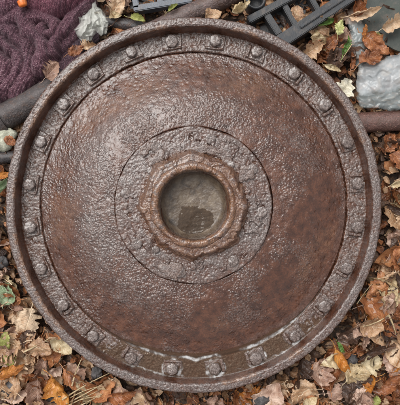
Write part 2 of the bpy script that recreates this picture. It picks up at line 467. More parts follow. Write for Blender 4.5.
revolve('rim', prof, 2300, rim_disp, rim_grey, rim_orange, rim_nick)

# flange ring that carries the bolts
def flange_raw(x, y):
    return (lumps(x, y, 0.0046, 21) * 0.0012 + fbm(x, y, 0.022, 4, 22) * 0.0011 + pits(x, y, 0.011, 23, 0.55) * 0.0013
            + fbm(x, y, 0.0045, 2, 24) * 0.0006)
FL_Z = -0.045
def flange_disp(x, y, RR, ZZ, TH):
    a = flange_raw(x, y); return a, np.clip(a / 0.0014, -1, 1)
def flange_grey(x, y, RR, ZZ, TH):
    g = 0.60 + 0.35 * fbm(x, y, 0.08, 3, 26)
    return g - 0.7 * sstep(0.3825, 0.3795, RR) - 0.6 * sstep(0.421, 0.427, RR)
prof = densify([(0.4300, FL_Z), (0.3815, FL_Z), (0.3800, FL_Z - 0.0012), (0.3792, FL_Z - 0.004), (0.3790, FL_Z - 0.016)], 0.0016)
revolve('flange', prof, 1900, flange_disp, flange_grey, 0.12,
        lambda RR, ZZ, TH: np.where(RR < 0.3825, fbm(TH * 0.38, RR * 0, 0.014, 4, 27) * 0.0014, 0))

# domed disc
HUB_Z = 0.012
R_IN = 0.183
def dome_z(Rr):
    t = np.clip((Rr - R_IN) / (0.3755 - R_IN), 0, 1.2)
    return HUB_Z - 0.058 * (0.36 * t ** 1.2 + 0.64 * sstep(0.22, 1.04, t))
def dome_disp(x, y, RR, ZZ, TH):
    smooth = sstep(0.305, 0.345, RR + 0.035 * fbm(x, y, 0.07, 3, 31))       # calmer rust near the foot
    dens = 0.36 + 1.1 * fbm(x, y, 0.075, 3, 30) - 0.26 * smooth - 0.16 * sstep(0.0, 0.25, x)                 # how crowded the crumbs of scale are
    gr = 0
    for i, (sz, hh) in enumerate(((0.0058, 0.0017), (0.0044, 0.0014), (0.0033, 0.0010))):
        xx = x + 0.22 * sz * fbm(x, y, sz, 2, 130 + i); yy = y + 0.22 * sz * fbm(x, y, sz, 2, 140 + i)
        f1, f2, c = worley(xx + 0.7 * i, yy - 0.4 * i, sz * 1.15, 120 + i)
        on = sstep(-0.08, 0.08, dens - c)
        gr = np.maximum(gr, np.clip(1 - (f1 / (0.34 + 0.22 * c)) ** 2, 0, 1) ** 0.8 * on * hh * (0.6 + 0.5 * c))
    a = gr + fbm(x, y, 0.012, 3, 31) * 0.0007
    lump = np.clip(gr / 0.0010, 0, 1) - 0.18
    a = a + fbm(x, y, 0.03, 4, 34) * 0.0011 + fbm(x, y, 0.12, 2, 35) * 0.0020 + pits(x, y, 0.012, 36, 0.62) * 0.0008
    return a, lump
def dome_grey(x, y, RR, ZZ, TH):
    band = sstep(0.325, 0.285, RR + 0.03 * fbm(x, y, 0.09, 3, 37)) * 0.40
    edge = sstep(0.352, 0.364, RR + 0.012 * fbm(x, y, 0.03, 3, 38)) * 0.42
    return -0.16 + band * (0.75 + 0.9 * fbm(x, y, 0.10, 3, 39)) * (1.55 - 1.15 * sstep(-0.30, 0.14, x - 0.35 * y)) + edge  # left side greyer: sky sheen painted into the rust colour
rr = np.linspace(0.3752, R_IN + 0.0058, 180)
prof = np.concatenate([densify([(0.3792, -0.0515), (0.3775, -0.0505), (0.3762, -0.0488), (0.3755, -0.0462)], 0.0011)[:-1],
                       np.stack([rr, dome_z(rr) - 0.0002 * sstep(0.366, 0.3755, rr)], 1), densify([(R_IN + 0.0056, 0.0102), (R_IN + 0.0050, 0.005), (R_IN + 0.0046, -0.002)], 0.0015)])
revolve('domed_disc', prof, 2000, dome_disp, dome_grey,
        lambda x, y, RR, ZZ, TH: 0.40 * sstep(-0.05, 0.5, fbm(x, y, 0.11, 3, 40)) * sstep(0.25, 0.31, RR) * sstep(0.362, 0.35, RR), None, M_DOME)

# hub plate with flaking layers of scale
def hub_layers(x, y, RR, TH):
    n = fbm(x, y, 0.034, 5, 41)
    ang = np.mod(np.degrees(TH), 360)
    up = np.exp(-((ang - 72) / 44.0) ** 2)                       # the scale has broken away along the top
    left = sstep(112, 122, ang + 8 * n) * sstep(226, 220, ang + 8 * n)
    ring2 = sstep(0.1540, 0.1526, RR + 0.0016 * n) * left
    fl_top = sstep(0.00, 0.025, n + 0.46 * up - 0.30) * sstep(0.176, 0.172, RR + 0.006 * n)
    gouge = -sstep(0.26, 0.34, fbm(x, y, 0.036, 4, 42) + 0.42 * up - 0.30)
    return 0.0042 * ring2 + 0.0048 * fl_top + 0.0036 * gouge, fl_top, gouge
def hub_disp(x, y, RR, ZZ, TH):
    h, ft, go = hub_layers(RR * np.cos(TH), RR * np.sin(TH), RR, TH)
    a = lumps(x, y, 0.0050, 43) * 0.0009 + fbm(x, y, 0.016, 4, 44) * 0.0009 + pits(x, y, 0.010, 45, 0.6) * 0.0010
    flat = sstep(0.1868, 0.1845, RR)
    return a + h * flat, np.clip(a / 0.0014, -1, 1)
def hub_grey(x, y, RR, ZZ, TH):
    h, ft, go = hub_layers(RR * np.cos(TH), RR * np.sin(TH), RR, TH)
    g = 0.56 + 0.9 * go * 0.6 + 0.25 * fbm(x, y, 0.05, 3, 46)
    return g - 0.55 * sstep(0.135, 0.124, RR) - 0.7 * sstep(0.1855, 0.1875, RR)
def hub_orange(x, y, RR, ZZ, TH):
    h, ft, go = hub_layers(RR * np.cos(TH), RR * np.sin(TH), RR, TH)
    return np.clip(-go * 0.22 + 0.36 * sstep(0.138, 0.122, RR), 0, 1)
prof = densify([(0.1890, 0.0080), (0.1878, 0.0082), (0.1868, 0.0160), (0.1852, 0.0182), (0.150, 0.0188), (0.110, 0.0195)], 0.0013)
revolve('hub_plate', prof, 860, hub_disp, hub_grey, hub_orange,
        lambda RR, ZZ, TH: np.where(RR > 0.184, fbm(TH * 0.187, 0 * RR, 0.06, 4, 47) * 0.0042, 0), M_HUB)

# collar around the bore (worn six-sided nut shape)
def collar_disp(x, y, RR, ZZ, TH):
    hx = RR * np.cos(TH); hy = RR * np.sin(TH)
    a = fbm(hx, hy + ZZ * 1.7, 0.03, 4, 51) * 0.0014 + lumps(x, y, 0.0036, 52) * 0.0005
    a = a + 0.0026 * sstep(0.02, 0.05, fbm(hx, hy + ZZ, 0.040, 3, 53)) + 0.0018 * sstep(-0.12, -0.09, fbm(hx + 0.3, hy + ZZ * 0.6, 0.050, 3, 57))
    return a, np.clip(a / 0.006, -1, 1)
def collar_nut(RR, ZZ, TH):
    q = np.mod(TH - R(92) + 0.05 * np.sin(3 * TH), PI / 4) - PI / 8
    oct_ = (math.cos(PI / 8) / np.cos(q) - 0.955) * RR * 1.0 * sstep(0.096, 0.104, RR)
    ang = np.mod(np.degrees(TH), 360)
    lean = 0.0060 * np.exp(-((ang - 322) / 48.0) ** 2) * sstep(0.096, 0.110, RR)
    nick = -0.0050 * sstep(0.20, 0.34, fbm(TH * 0.11, ZZ * 0.8, 0.030, 4, 58)) * sstep(0.098, 0.106, RR)
    return oct_ + lean + nick + fbm(RR * np.cos(TH), RR * np.sin(TH) + ZZ, 0.020, 4, 55) * 0.0018
prof = densify([(0.1290, 0.0160), (0.1260, 0.0195), (0.1240, 0.0230), (0.1170, 0.0390), (0.1140, 0.0430), (0.1070, 0.0425), (0.0990, 0.0435), (0.0965, 0.0470), (0.0930, 0.0500), (0.0885, 0.0500), (0.0860, 0.0475),
                (0.0846, 0.0400), (0.0835, 0.0200), (0.0828, 0.0040), (0.0825, -0.0200)], 0.0012)
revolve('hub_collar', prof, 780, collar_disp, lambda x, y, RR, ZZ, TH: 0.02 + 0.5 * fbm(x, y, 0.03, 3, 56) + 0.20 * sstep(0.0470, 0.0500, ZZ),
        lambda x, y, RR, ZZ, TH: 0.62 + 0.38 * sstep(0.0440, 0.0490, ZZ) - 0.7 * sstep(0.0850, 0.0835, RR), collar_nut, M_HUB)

# bottom of the bore: a shallow silted cup
def mud_material():
    s = NT('silted_iron_bore'); v = s.vec()
    n1 = s.noise(v, 34, 7, 0.65, 0.6); n2 = s.noise(v, 240, 4)
    col = s.ramp(n1, [(0.30, (0.036, 0.025, 0.017)), (0.48, (0.102, 0.069, 0.043)), (0.70, (0.190, 0.145, 0.098))])
    col = s.mix(s.ramp(s.noise(v, 60, 6, 0.7), [(0.56, 0.0), (0.70, 0.7)]), col, (0.055, 0.030, 0.018))
    col = s.mix(s.math('MULTIPLY', s.attr('silt'), 0.85), col, s.ramp(n2, [(0.35, (0.022, 0.013, 0.008)), (0.65, (0.085, 0.050, 0.030))]))
    return s.set(col, s.ramp(n2, [(0.3, 0.30), (0.7, 0.52)]), s.bump(s.math('ADD', n1, s.math('MULTIPLY', n2, 0.5)), 0.0025, 0.8), Coat_Weight=0.3, Coat_Roughness=0.15)
M_MUD = mud_material()
def cup_z(x, y):
    r = np.hypot(x, y)
    return -0.0150 - 0.0052 * (1 - (r / 0.084) ** 2) + fbm(x, y, 0.03, 4, 61) * 0.0011 + fbm(x, y, 0.007, 3, 62) * 0.0004 + 0.012 * sstep(0.064, 0.088, r) + 0.014 * y - 0.0006 * sstep(0.030, 0.026, np.hypot(x + 0.01, y - 0.012)) 
rad = np.linspace(0.0, 0.0865, 70); th = np.linspace(0, 2 * PI, 300, endpoint=False)
TH, RD = np.meshgrid(th, rad, indexing='ij')
cx, cy = RD * np.cos(TH), RD * np.sin(TH)
HUB_LEVEL = (WC + TILT @ Vector((0.0, -0.052, -0.0202 - 0.014 * 0.052 + 0.0052 * (0.052 / 0.084) ** 2))).z + 0.0006
_d = (HUB_LEVEL - WC.z - TILT[2][0] * cx - TILT[2][1] * cy) / TILT[2][2] - cup_z(cx, cy)
silt = sstep(-0.0016, 0.0003, _d + 0.0010 * fbm(cx, cy, 0.012, 4, 68))
silt = np.maximum(silt, 0.8 * sstep(0.068, 0.080, RD + 0.012 * fbm(cx, cy, 0.02, 4, 71)))
me = mesh_np('bore_bottom', np.stack([cx, cy, cup_z(cx, cy)], -1).reshape(-1, 3), grid_faces(300, 70, True)[:, ::-1], attrs={'silt': silt})
obj('bore_bottom', me, M_MUD, wheel)

# small loose plates of scale on the hub
def flake_mesh(seed, L, W, H):
    rs = np.random.RandomState(seed)
    na, nr = 40, 9
    th = np.linspace(0, 2 * PI, na, endpoint=False)
    out = 1 + 0.28 * np.sin(th * 2 + rs.rand() * 6) * rs.rand() + 0.20 * np.sin(th * 3 + rs.rand() * 6) + 0.10 * np.sin(th * 7 + rs.rand() * 6) + 0.05 * rs.randn(na)
    rows = [(0.0, 1.0), (0.3, 1.0), (0.55, 1.0), (0.75, 0.97), (0.88, 0.92), (0.96, 0.72), (1.0, 0.40), (1.01, -0.2), (1.01, -0.8)]
    V = []
    for i in range(na):
        for (r, h) in rows:
            x = L * r * out[i] * math.cos(th[i]); y = W * r * out[i] * math.sin(th[i])
            V.append((x, y, H * h))
    V = np.array(V)
    V[:, 2] += fbm(V[:, 0], V[:, 1], 0.012, 4, seed) * 0.0010 + fbm(V[:, 0], V[:, 1], 0.004, 2, seed + 1) * 0.0005
    g = np.full(len(V), 0.55); 
    return mesh_np('rust_flake', V, grid_faces(na, nr, True)[:, ::-1], attrs={'grey': g, 'orange': np.full(len(V), 0.18), 'lump': V[:, 2] * 60})
for k, (px, py, L, W, a, H) in enumerate([(172, 272, 0.030, 0.019, -40, 0.0045), (232, 168, 0.020, 0.014, -35, 0.0050), (206, 152, 0.034, 0.012, -8, 0.0055), (226, 158, 0.030, 0.016, -40, 0.004),
                                          (158, 160, 0.022, 0.014, 35, 0.0050), (246, 176, 0.020, 0.018, 60, 0.0045), (147, 152, 0.016, 0.011, 50, 0.0040), (139, 241, 0.013, 0.010, 20, 0.0035)]):
    f = obj('rust_flake', flake_mesh(70 + k, L, W, H), M_RUST, wheel)
    f.location = (rpx(px - 194, 0.018), rpx(-(py - 207), 0.018), 0.0200)
    f.rotation_euler = (R(rnd.uniform(-3, 3)), R(rnd.uniform(-3, 3)), R(a))

# ---- bolts and lock plates
BOLT_R = rpx(165.5, -0.034)
def bolt_mesh(seed, rad=0.0146, hgt=0.0150, hexy=0.05):
    na = 48
    th = np.linspace(0, 2 * PI, na, endpoint=False)
    rows = [(1.05, -0.25), (1.02, 0.0), (1.0, 0.25), (1.0, 0.5), (0.995, 0.76), (0.98, 0.88), (0.92, 0.965), (0.82, 1.0), (0.6, 1.02), (0.42, 1.03), (0.22, 1.035), (0.0, 1.035)]
    TH, K = np.meshgrid(th, np.arange(len(rows)), indexing='ij')
    rr = np.array([r for r, h in rows])[K]; hh = np.array([h for r, h in rows])[K]
    rr = rr * (1 + hexy * np.cos(6 * TH + seed) * (rr > 0.5))
    x = rad * rr * np.cos(TH); y = rad * rr * np.sin(TH); z = hgt * hh
    q = fbm(x + z * 0.8, y - z * 0.6, 0.011, 3, seed + 80) * 0.0011 + fbm(x + z, y + z, 0.0035, 2, seed + 81) * 0.0003
    x = x + q * np.cos(TH) * (rr > 0.3); y = y + q * np.sin(TH) * (rr > 0.3); z = z + q * (hh > 0.9)
    V = np.stack([x, y, z], -1).reshape(-1, 3)
    return mesh_np('bolt', V, grid_faces(na, len(rows), True), attrs={'lump': np.zeros(len(V)), 'orange': np.full(len(V), 0.10)})
BOLTS = [bolt_mesh(s) for s in range(6)]

PL_T, PL_R = 0.0235, 0.0168          # half sizes of a lock plate: along and across the ring
def plate_h(x, y, var):
    """height of a lock plate above the flange at plate coordinates (x along the ring, y outwards)"""
    rag = fbm(x + var * 0.3, y, 0.012, 4, 90 + var) * 0.0030
    dx = np.abs(x) - PL_T + rag; dy = np.abs(y) - PL_R + rag
    d = np.maximum(dx, dy)
    h = 0.0050 * sstep(0.0008, -0.0006, d) - 0.0022 * sstep(-0.0008, 0.0022, d)
    side = -1 if var % 2 else 1
    if var >= 2:            # one end bent up against the bolt head
        tab = sstep(0.0018, -0.0018, np.maximum(np.abs(x * side - 0.0190) - 0.0044 + rag, np.abs(y) - 0.0150 + rag))
        gap = sstep(0.0010, -0.0004, np.maximum(np.abs(x * side - 0.0140) - 0.0012, np.abs(y) - 0.0150))
        h = h + tab * 0.0030 - gap * 0.0024
    else:                   # rolled edge towards the disc
        tab = sstep(0.0012, -0.0008, np.maximum(np.abs(y + 0.0145) - 0.0022, np.abs(x) - 0.022 + rag))
        h = h + tab * 0.0020
    return h
def plate_mesh(var):
    nx, ny = 66, 50
    x = np.linspace(-PL_T - 0.003, PL_T + 0.003, nx); y = np.linspace(-PL_R - 0.003, PL_R + 0.003, ny)
    X, Y = np.meshgrid(x, y, indexing='ij')
    a = lumps(X + var, Y, 0.0055, 95 + var) * 0.0008 + fbm(X, Y, 0.014, 3, 99 + var) * 0.0008
    Z = plate_h(X, Y, var) + a
    V = np.stack([X, Y, Z], -1).reshape(-1, 3)
    return mesh_np('lock_plate', V, grid_faces(nx, ny), attrs={'lump': np.clip(a / 0.001, -1, 1), 'orange': np.full(X.shape, 0.14)})
PLATES = [plate_mesh(v) for v in range(4)]
BOLT_INFO = []
for k in range(24):
    a = R(90 + 7.5 + 15 * k + rnd.uniform(-0.35, 0.35))
    deg = math.degrees(a) % 360
    crisp = 75 < deg < 205
    var = rnd.choice([0, 1]) if crisp else rnd.choice([2, 2, 2, 3, 0])
    rb = BOLT_R + rnd.uniform(-0.0012, 0.0012)
    tw = R(rnd.uniform(-4, 4) if crisp else rnd.uniform(-9, 9))
    ca, sa = math.cos(a), math.sin(a)
    p = obj('lock_plate', PLATES[var], M_PLATE, wheel)
    pr = rb - 0.0028
    p.location = (pr * ca, pr * sa, FL_Z + 0.0004); p.rotation_euler = (0, 0, a - PI / 2 + tw)
    b = obj('bolt', BOLTS[k % 6], M_BOLT, wheel)
    s = rnd.uniform(0.93, 1.06)
    b.scale = (s, s, rnd.uniform(0.85, 1.1))
    b.location = (rb * ca, rb * sa, FL_Z + 0.0025); b.rotation_euler = (R(rnd.uniform(-4, 4)), R(rnd.uniform(-4, 4)), rnd.uniform(0, 6))
    BOLT_INFO.append((rb * ca, rb * sa, pr * ca, pr * sa, a - PI / 2 + tw, var, 0.0149 * s))
HB = [bolt_mesh(20 + s, 0.0125, 0.0048, 0.02) for s in range(3)]
for k in range(8):
    a = R(-7 - 46 * k + rnd.uniform(-2, 2)); r0 = rpx(68.5, 0.018)
    b = obj('hub_bolt', HB[k % 3], M_BOLT, wheel)
    b.location = (r0 * math.cos(a), r0 * math.sin(a), 0.0190); b.rotation_euler = (R(rnd.uniform(-5, 5)), R(rnd.uniform(-5, 5)), rnd.uniform(0, 6))
for (px, py) in ((231.5, 166), (151, 172), (156, 251)):
    b = obj('hub_bolt', bolt_mesh(int(px), 0.0088, 0.0075, 0.06), M_BOLT, wheel)
    b.location = (rpx(px - 194, 0.02), rpx(-(py - 206.5), 0.02), 0.0205); b.rotation_euler = (0, R(5), rnd.uniform(0, 6))

# ------------------------------------------------------------------ rainwater caught in the low side of the leaning wheel
def water_local_z(x, y, level):       # local z of the horizontal plane of world height 'level'
    return (level - WC.z - TILT[2][0] * x - TILT[2][1] * y) / TILT[2][2]
def make_flange_water():
    low = math.atan2(-TILT[2][1], -TILT[2][0])
    xb, yb = 0.405 * math.cos(low), 0.405 * math.sin(low)
    level = (WC + TILT @ Vector((xb, yb, FL_Z))).z + 0.0050
    th = np.linspace(low - R(52), low + R(52), 760); rr = np.linspace(0.366, 0.4285, 66)
    TH, RR = np.meshgrid(th, rr, indexing='ij'); x = RR * np.cos(TH); y = RR * np.sin(TH)
    arc = 0.4300 - RR
    terr = FL_Z + flange_raw((0.4300 - arc) * np.cos(TH), (0.4300 - arc) * np.sin(TH))
    terr = np.where(RR < 0.3795, np.where(RR > 0.3758, -0.050, dome_z(RR)), terr)
    dist = np.full(x.shape, 1.0); bdist = np.full(x.shape, 1.0)
    for (bx, by, qx, qy, a, var, br) in BOLT_INFO:
        dx = x - qx; dy = y - qy
        m = np.hypot(dx, dy) < 0.04
        if not m.any(): continue
        u = dx * math.cos(a) + dy * math.sin(a); v = -dx * math.sin(a) + dy * math.cos(a)
        ins = m & (np.abs(u) < PL_T + 0.002) & (np.abs(v) < PL_R + 0.002)
        terr = np.where(ins, np.maximum(terr, FL_Z + plate_h(u, v, var)), terr)
        bdist = np.minimum(bdist, np.maximum(np.hypot(x - bx, y - by) - br, 0))
    dist = np.minimum(bdist, np.maximum(0.4270 - RR, 0))
    zw = water_local_z(x, y, level)
    depth = zw - terr
    rise = 0.0011 * np.exp(-dist / 0.0022) + 0.0009 * np.exp(-np.clip(depth, 0, 1) / 0.0010)
    z = zw + rise
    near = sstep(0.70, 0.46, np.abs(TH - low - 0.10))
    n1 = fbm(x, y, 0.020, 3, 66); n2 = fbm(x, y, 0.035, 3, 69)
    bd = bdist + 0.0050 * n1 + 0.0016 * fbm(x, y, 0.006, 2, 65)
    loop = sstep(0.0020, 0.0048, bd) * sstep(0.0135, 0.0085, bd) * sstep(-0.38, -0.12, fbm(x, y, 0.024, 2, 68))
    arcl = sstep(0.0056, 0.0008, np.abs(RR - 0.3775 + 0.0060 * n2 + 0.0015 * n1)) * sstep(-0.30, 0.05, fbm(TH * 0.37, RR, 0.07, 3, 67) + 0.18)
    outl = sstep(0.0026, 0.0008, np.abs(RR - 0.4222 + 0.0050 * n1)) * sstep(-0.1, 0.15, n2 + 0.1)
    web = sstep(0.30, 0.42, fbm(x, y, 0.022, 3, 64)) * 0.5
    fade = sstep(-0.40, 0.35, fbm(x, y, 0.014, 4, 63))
    painted_glint = np.clip(np.maximum.reduce([loop, arcl, outl * 0.8]), 0, 1) * near * sstep(-0.0012, 0.0002, depth) * (0.08 + 0.60 * fade)  # sky reflections painted as pale streaks round the bolts and water edges
    F = grid_faces(len(th), len(rr))
    keep = (depth.ravel()[F] > -0.0022).any(1) & (zw.ravel()[F] + 0.004 > terr.ravel()[F]).all(1)
    F = F[keep]
    used = np.unique(F); mp = np.full(x.size, -1); mp[used] = np.arange(len(used))
    V = np.stack([x, y, z], -1).reshape(-1, 3)[used]
    W = (np.array(TILT) @ V.T).T + np.array(WC)
    me = mesh_np('rainwater', W, mp[F], attrs={'painted_glint': painted_glint.ravel()[used]})
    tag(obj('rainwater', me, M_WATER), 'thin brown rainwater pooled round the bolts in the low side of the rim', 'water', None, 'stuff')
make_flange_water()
def make_hub_water():
    n = 200
    g = np.linspace(-0.083, 0.083, n); X, Y = np.meshgrid(g, g, indexing='ij')
    low = (0.004, -0.050)
    terr = cup_z(X, Y)
    level = (WC + TILT @ Vector((0.0, -0.052, -0.0202 - 0.014 * 0.052 + 0.0052 * (0.052 / 0.084) ** 2))).z + 0.0006
    zw = water_local_z(X, Y, level); depth = zw - terr
    z = zw + 0.0012 * np.exp(-np.clip(depth, 0, 1) / 0.0009)
    F = grid_faces(n, n)
    rad = np.hypot(X, Y)
    keep = (depth.ravel()[F] > -0.0016).any(1) & (rad.ravel()[F] < 0.0825).all(1) 
    F = F[keep]; used = np.unique(F); mp = np.full(X.size, -1); mp[used] = np.arange(len(used))
    V = np.stack([X, Y, z], -1).reshape(-1, 3)[used]
    W = (np.array(TILT) @ V.T).T + np.array(WC)
    me = mesh_np('rainwater', W, mp[F], attrs={'painted_glint': np.zeros(len(used))})
    tag(obj('rainwater', me, M_PUDDLE), 'small dark puddle at the bottom of the open hub', 'water', None, 'stuff')
make_hub_water()

# ------------------------------------------------------------------ pipes
def pipe(name, pa, pb, rad, mat, label, za=None, zb=None, collar=None, wall=0.006):
    za = rad - 0.004 if za is None else za; zb = za if zb is None else zb
    A = pix(*pa, za); B = pix(*pb, zb)
    d = B - A; L = d.length
    t = empty(name, A) if collar else None
    def tube(nm, x0, x1, r, parent):
        na = 56; xs = np.linspace(x0, x1, max(8, int((x1 - x0) / 0.004)))
        th = np.linspace(0, 2 * PI, na, endpoint=False)
        TH, XX = np.meshgrid(th, xs, indexing='ij')
        RR = r + fbm(TH * r + 3, XX, 0.03, 4, int(L * 1000) % 97) * 0.0016 + fbm(TH * r, XX, 0.006, 3, 5) * 0.0006
        V = np.stack([XX, RR * np.cos(TH), RR * np.sin(TH)], -1).reshape(-1, 3)
        F = grid_faces(na, len(xs), True)[:, ::-1]
        ends = []
        base = len(V); Vi = []
        for e, xx in ((0, x0), (len(xs) - 1, x1)):        # turned-in ends show the wall thickness
            for k in range(na):
                Vi.append((xx, (r - wall) * math.cos(th[k]), (r - wall) * math.sin(th[k])))
            off = base + (0 if e == 0 else 2 * na)
            for k in range(na):
                Vi.append((xx + (0.05 if e == 0 else -0.05), (r - wall) * math.cos(th[k]), (r - wall) * math.sin(th[k])))
            for k in range(na):
                k2 = (k + 1) % na
                ends.append((k * len(xs) + e, k2 * len(xs) + e, off + k2, off + k))
                ends.append((off + k, off + k2, off + na + k2, off + na + k))
        V = np.concatenate([V, np.array(Vi)]); F = np.concatenate([F, np.array(ends)])
        return obj(nm, mesh_np(nm, V, F), mat, parent)
    q = d.to_track_quat('X', 'Z')
    if collar:
        t.rotation_euler = q.to_euler()
        tube('tube', 0, L, rad, t)
        tube('coupling', collar[0], collar[1], rad + collar[2], t)
        o = t
    else:
        o = tube(name, 0, L, rad, None); o.location = A; o.rotation_euler = q.to_euler()
    return tag(o, label, 'pipe')
pipe('iron_pipe', (-34, 138), (98, 66), 0.034, M_PIPE_GREY, 'thick dark grey iron pipe with a coupling between the purple knit and the wheel', collar=(0.03, 0.108, 0.006), za=0.030)
pipe('iron_pipe', (110, 52), (262, -20), 0.026, M_PIPE_BROWN, 'brown rusty pipe slanting out from under the wheel towards the black plastic crate', za=0.030, zb=0.036)
pipe('thin_pipe', (86, 17.5), (172, 32.5), 0.0150, M_PIPE_BLACK, 'thin black pipe between the clear plastic film and the wheel', za=0.020, zb=0.024)
pipe('iron_pipe', (330, 124), (430, 119.5), 0.0262, M_PIPE_RED, 'red brown rusty pipe sticking out beside the pale grey plastic bag', za=0.022)
pipe('thin_pipe', (-22, 160), (34, 155), 0.0165, M_PIPE_BLACK, 'short dark pipe end poking out below the pale lichen stone', za=0.022)

# ------------------------------------------------------------------ purple knit
def make_knit():
    Z0 = 0.045
    gx = np.arange(-46, 99, 0.50); gy = np.arange(-46, 106, 0.50)
    PXX, PYY = np.meshgrid(gx, gy, indexing='ij')
    wx = PXX + 4.6 * fbm(PXX, PYY, 20, 3, 201); wy = PYY + 4.6 * fbm(PXX, PYY, 20, 3, 202)
    # polyline (photo px), half width, height mm, base mm, rib angle mode, pink, dark
    RG = [
        ([(-46, 20), (-10, 40), (10, 60), (8, 84)], 34, 16, 18, 2, 0.0, 0.25),
        ([(-40, 84), (-10, 90), (10, 92)], 15, 14, 18, 2, 0.0, 0.15),
        ([(20, 10), (50, 30), (56, 50)], 24, 14, 22, 0, 0.1, 0.3),
        ([(-8, 28), (14, 31), (26, 44), (31, 62), (27, 80), (14, 94)], 8.2, 26, 34, 0, 0.05, 0.0),
        ([(-16, 42), (4, 44), (15, 54), (18, 68), (13, 82), (2, 94)], 7.6, 26, 36, 0, 0.0, 0.0),
        ([(-26, 56), (-6, 58), (4, 68), (2, 82), (-8, 94)], 7.8, 24, 36, 0, 0.0, 0.0),
        ([(-40, 68), (-20, 70), (-9, 80), (-16, 96)], 8.5, 22, 34, 0, 0.0, 0.0),
        ([(27, 20), (35, 34), (45, 47), (46, 58), (41, 68)], 7.8, 28, 46, 0, 0.10, 0.0),
        ([(-40, 2), (-12, 9), (8, 12), (20, 6)], 9.5, 28, 50, 1, 0.25, 0.0),
        ([(-36, 18), (-10, 21), (12, 22), (24, 15)], 6.5, 22, 44, 1, 0.15, 0.0),
        ([(24, -14), (38, 2), (56, 8), (72, 1), (92, -20)], 11.5, 36, 52, 1, 0.95, 0.0),
        ([(34, -20), (52, -6), (76, -14)], 10, 30, 56, 1, 0.95, 0.0),
        ([(34, 17), (46, 18), (57, 25), (55, 34), (46, 35), (43, 29)], 5.6, 24, 46, 0, 0.25, 0.05),
        ([(84, 8), (72, 18), (66, 28), (58, 40), (53, 56)], 6.6, 24, 40, 0, 0.15, 0.0),
        ([(86, 20), (76, 27), (66, 38), (57, 50), (50, 64)], 6.2, 18, 32, 0, 0.10, 0.1),
        ([(92, 33), (76, 42), (64, 53), (53, 70)], 8.5, 9, 24, 0, 0.0, 0.8),
        ([(88, -4), (80, 10), (72, 16)], 6.5, 22, 40, 0, 0.45, 0.0),
        ([(-30, 103), (0, 101), (26, 95)], 6, 12, 20, 0, 0.0, 0.1),
    ]
    best = np.full(PXX.shape, -1.0); H = np.zeros(PXX.shape); U = np.zeros(PXX.shape); Vv = np.zeros(PXX.shape); PK = np.zeros(PXX.shape); DK = np.zeros(PXX.shape)
    second = np.zeros(PXX.shape)
    for ri, (pts, hw, h, base, mode, pk, dk) in enumerate(RG):
        bd = np.full(PXX.shape, 1e9); al = np.zeros(PXX.shape); sg = np.zeros(PXX.shape); acc = 0
        for (a, b) in zip(pts[:-1], pts[1:]):
            ax, ay = a; bx, by = b; L = math.hypot(bx - ax, by - ay)
            t = ((wx - ax) * (bx - ax) + (wy - ay) * (by - ay)) / L ** 2
            tc = np.clip(t, 0, 1)
            dd = np.hypot(wx - ax - tc * (bx - ax), wy - ay - tc * (by - ay))
            s = np.sign((bx - ax) * (wy - ay) - (by - ay) * (wx - ax))
            m = dd < bd
            bd = np.where(m, dd, bd); al = np.where(m, acc + tc * L, al); sg = np.where(m, s, sg); acc += L
        hw = hw * 1.10
        q = np.clip(1 - (bd / hw) ** 2.0, 0, 1)
        hh = np.where(bd < hw * 1.0, base + h * 1.25 * q ** 0.70, 0)
        m = hh > H
        second = np.where(m, H, np.maximum(second, hh))
        H = np.where(m, hh, H)
        across = sg * bd * 1.15; along = al
        u, v = across, along
        U = np.where(m, u, U); Vv = np.where(m, v, Vv); PK = np.where(m, pk, PK); DK = np.where(m, dk, DK)
    inside = H > 1
    Hm = H.copy()
    Hm = Hm + 6.0 * fbm(PXX, PYY, 14, 3, 203) + 2.0 * fbm(PXX, PYY, 5, 2, 204) + 9.0 * (0.35 - np.abs(fbm(PXX * 0.9 + PYY * 0.4, PYY * 0.55 - PXX * 0.2, 13, 2, 207))) 
    ar = R(14) + 0.40 * fbm(PXX, PYY, 70, 2, 208)
    U = PXX * np.cos(ar) + PYY * np.sin(ar) + 3.0 * fbm(PXX, PYY, 30, 2, 205) + 0.07 * H + 0.06 * U
    Vv = -PXX * np.sin(ar) + PYY * np.cos(ar) + 5.0 * fbm(PXX, PYY, 26, 2, 206) + 0.14 * H
    u = U * 2.45; v = Vv * 2.45   # mm
    rib = np.abs(np.sin(PI * u / 5.6)) ** 0.7
    st = np.cos(2 * PI * v / 4.2 + PI * np.floor(u / 5.6))
    Hm = Hm + np.where(inside, 2.6 * rib + 0.9 * st * rib, 0)
    Hm = np.where(inside, Hm, -12)
    for _ in range(1):
        k = Hm.copy(); k[1:-1, 1:-1] = (Hm[1:-1, 1:-1] * 4 + Hm[:-2, 1:-1] + Hm[2:, 1:-1] + Hm[1:-1, :-2] + Hm[1:-1, 2:]) / 8; Hm = k
    P = npix(PXX, PYY, np.full(PXX.shape, Z0)); P[..., 2] = Hm * MM
    F = grid_faces(len(gx), len(gy))[:, ::-1]
    keep = (Hm.ravel()[F] > -4).any(1)
    # the rim stands in front: the knit stops beside it
    r = np.hypot(PXX - 193.5, PYY - 205).ravel()
    keep &= (r[F] > 188.5).all(1)
    F = F[keep]; used = np.unique(F); mp = np.full(PXX.size, -1); mp[used] = np.arange(len(used))
    uv = np.stack([u, v], -1).reshape(-1, 2)[used] * MM
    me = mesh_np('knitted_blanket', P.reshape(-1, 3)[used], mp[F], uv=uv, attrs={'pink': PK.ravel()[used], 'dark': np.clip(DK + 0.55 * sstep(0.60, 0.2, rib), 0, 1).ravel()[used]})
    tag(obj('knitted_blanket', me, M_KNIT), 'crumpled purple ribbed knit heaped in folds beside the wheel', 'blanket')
make_knit()

